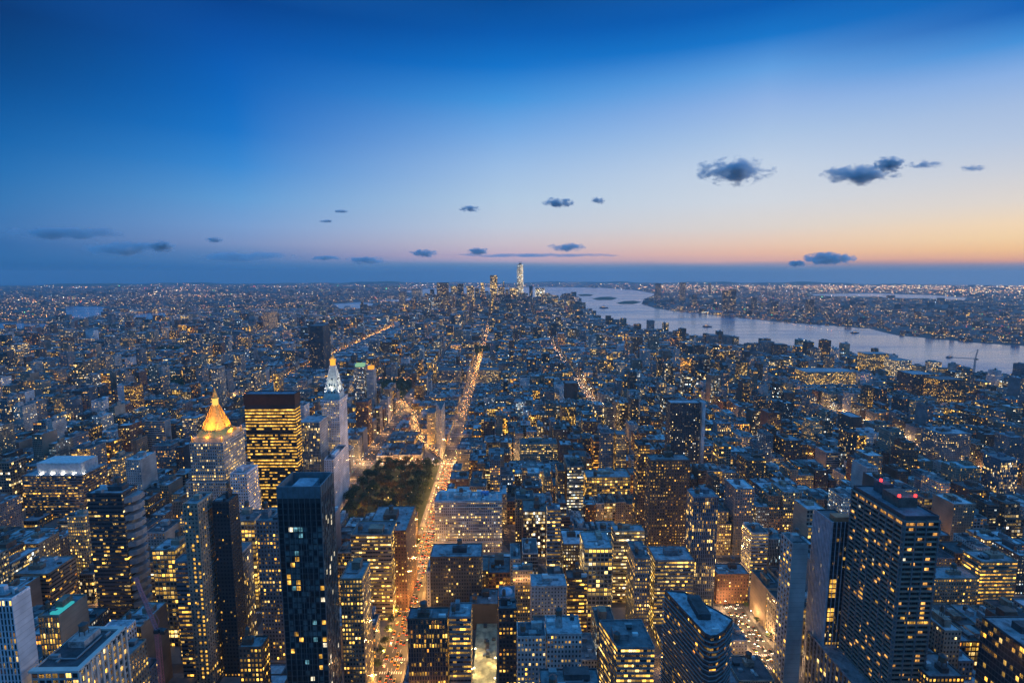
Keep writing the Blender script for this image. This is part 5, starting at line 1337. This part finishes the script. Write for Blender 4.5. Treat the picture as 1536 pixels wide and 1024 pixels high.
CL = [ # px,py,w,h,dist,opacity,cut,label
 (1102, 257, 112, 42, 11000, 5, .30, 'large dark blue cloud with a ragged base, biggest one in the sky'),
 (1292, 262, 112, 30, 12000, 5, .30, 'long dark blue cloud, lower half of the pair at the right'),
 (1334, 247, 46, 24, 12200, 5, .26, 'small dark puff sitting on top of the long right hand cloud'),
 (1388, 247, 56, 13, 12600, 2, .34, 'faint wisp trailing right from the dark puff'),
 (1460, 252, 46, 10, 13000, 1.6, .34, 'faintest little cloud at the far right of the sky'),
 (836, 304, 52, 15, 14000, 4, .30, 'small flat blue cloud above and right of the tallest tower'),
 (897, 301, 24, 11, 14000, 3, .30, 'tiny cloud just right of the small flat blue cloud'),
 (705, 313, 34, 11, 15000, 3, .30, 'tiny cloud above the left part of the downtown cluster'),
 (852, 371, 60, 13, 23000, 4, .28, 'low flat dark cloud right of the tallest tower'),
 (1243, 388, 76, 20, 29000, 6, .20, 'smooth grey cloud resting just above the orange horizon'),
 (1195, 395.5, 28, 10, 29000, 6, .20, 'small grey cloud touching the horizon bank left of the smooth one'),
 (636, 380, 42, 12, 25000, 4.5, .24, 'small dark low cloud left above the downtown cluster'),
 (717, 377, 32, 12, 25000, 4.5, .24, 'small round low cloud directly above the downtown cluster'),
 (100, 350, 160, 20, 17000, 3.0, .30, 'long soft blue cloud high at the far left'),
 (185, 373, 110, 22, 21000, 3.4, .28, 'wide soft blue cloud below the long far left one'),
 (243, 370, 40, 18, 21000, 3.6, .26, 'darker puff at the right end of the wide soft cloud'),
 (322, 360, 26, 9, 20000, 3, .30, 'tiny dark cloud between the wide soft cloud and downtown'),
 (370, 385, 150, 15, 26000, 3.0, .28, 'long thin low cloud bank left of centre'),
 (490, 387, 48, 8, 26000, 3, .28, 'thin low cloud right of the long low bank'),
 (552, 391, 66, 13, 27000, 3, .28, 'low soft cloud nearest the downtown cluster on its left'),
 (512, 317, 24, 5, 16000, 2, .30, 'upper one of two hairline clouds left of centre'),
 (490, 332, 24, 5, 16000, 2, .30, 'lower one of two hairline clouds left of centre'),
 (800, 383, 260, 5, 26000, 2.4, .22, 'very long thin streak of cloud behind the tallest tower'),
]
for i, (px, py, w, h, D, op, cut, lab) in enumerate(CL):
    c = PY(px, py, D); f = D/1.0; rx = w/800*D/2*1.12; rz_ = h/800*D/2*1.12; ry = max(rx*.5, rz_)
    bm = bmesh.new(); bmesh.ops.create_icosphere(bm, subdivisions=3, radius=1.0)
    me = bpy.data.meshes.new('cloud'); bm.to_mesh(me); bm.free()
    o = bpy.data.objects.new('cloud', me); COL.objects.link(o); o.location = c; o.scale = (rx, ry, rz_); op = op*(2.2 if px < 600 else 1.25)
    me.materials.append(cloud_mat(i+1, op*1.2/ry, (.84, .91, .97), cut, (1.15, 1.15*ry/rx, 1.9*rz_/rx))); o['label'] = lab; o['category'] = 'cloud'; o['group'] = 'small evening clouds'

hl = MB(); n = 160; prev = None
for i in range(n+1):
    a = -1.0+2.0*i/n; r = 20200+300*math.sin(i*.37); hh = 34+26*math.sin(i*.21+1)+18*math.sin(i*.53)+11*math.sin(i*1.31)+(40 if a > .3 else 0)*max(0, math.sin(i*.13))
    cur = [(r*math.sin(a), r*math.cos(a), -.5), ((r+350)*math.sin(a), (r+350)*math.cos(a), max(6, hh)), ((r+1100)*math.sin(a), (r+1100)*math.cos(a), -.5)]
    if prev: hl.face([prev[0], cur[0], cur[1], prev[1]]); hl.face([prev[1], cur[1], cur[2], prev[2]])
    prev = cur
struct(hl.build('hills', M['lawn']))
# ------------------------------------------------------------------ evening haze
b = MB(); b.box(-22500, 22500, -22500, 22500, -1.0, 470.0, bot=True)
m, B = newmat('haze_air'); v = B.node('ShaderNodeVolumePrincipled'); v.inputs['Color'].default_value = (.60, .84, .97, 1); v.inputs['Density'].default_value = 4.7e-5; v.inputs['Anisotropy'].default_value = 0.25
out(B, None, v.outputs[0]); o = b.build('haze', m); o['kind'] = 'stuff'; o['label'] = 'blue evening haze over the whole city'
for m_ in bpy.data.materials: m_.cycles.emission_sampling = 'NONE'
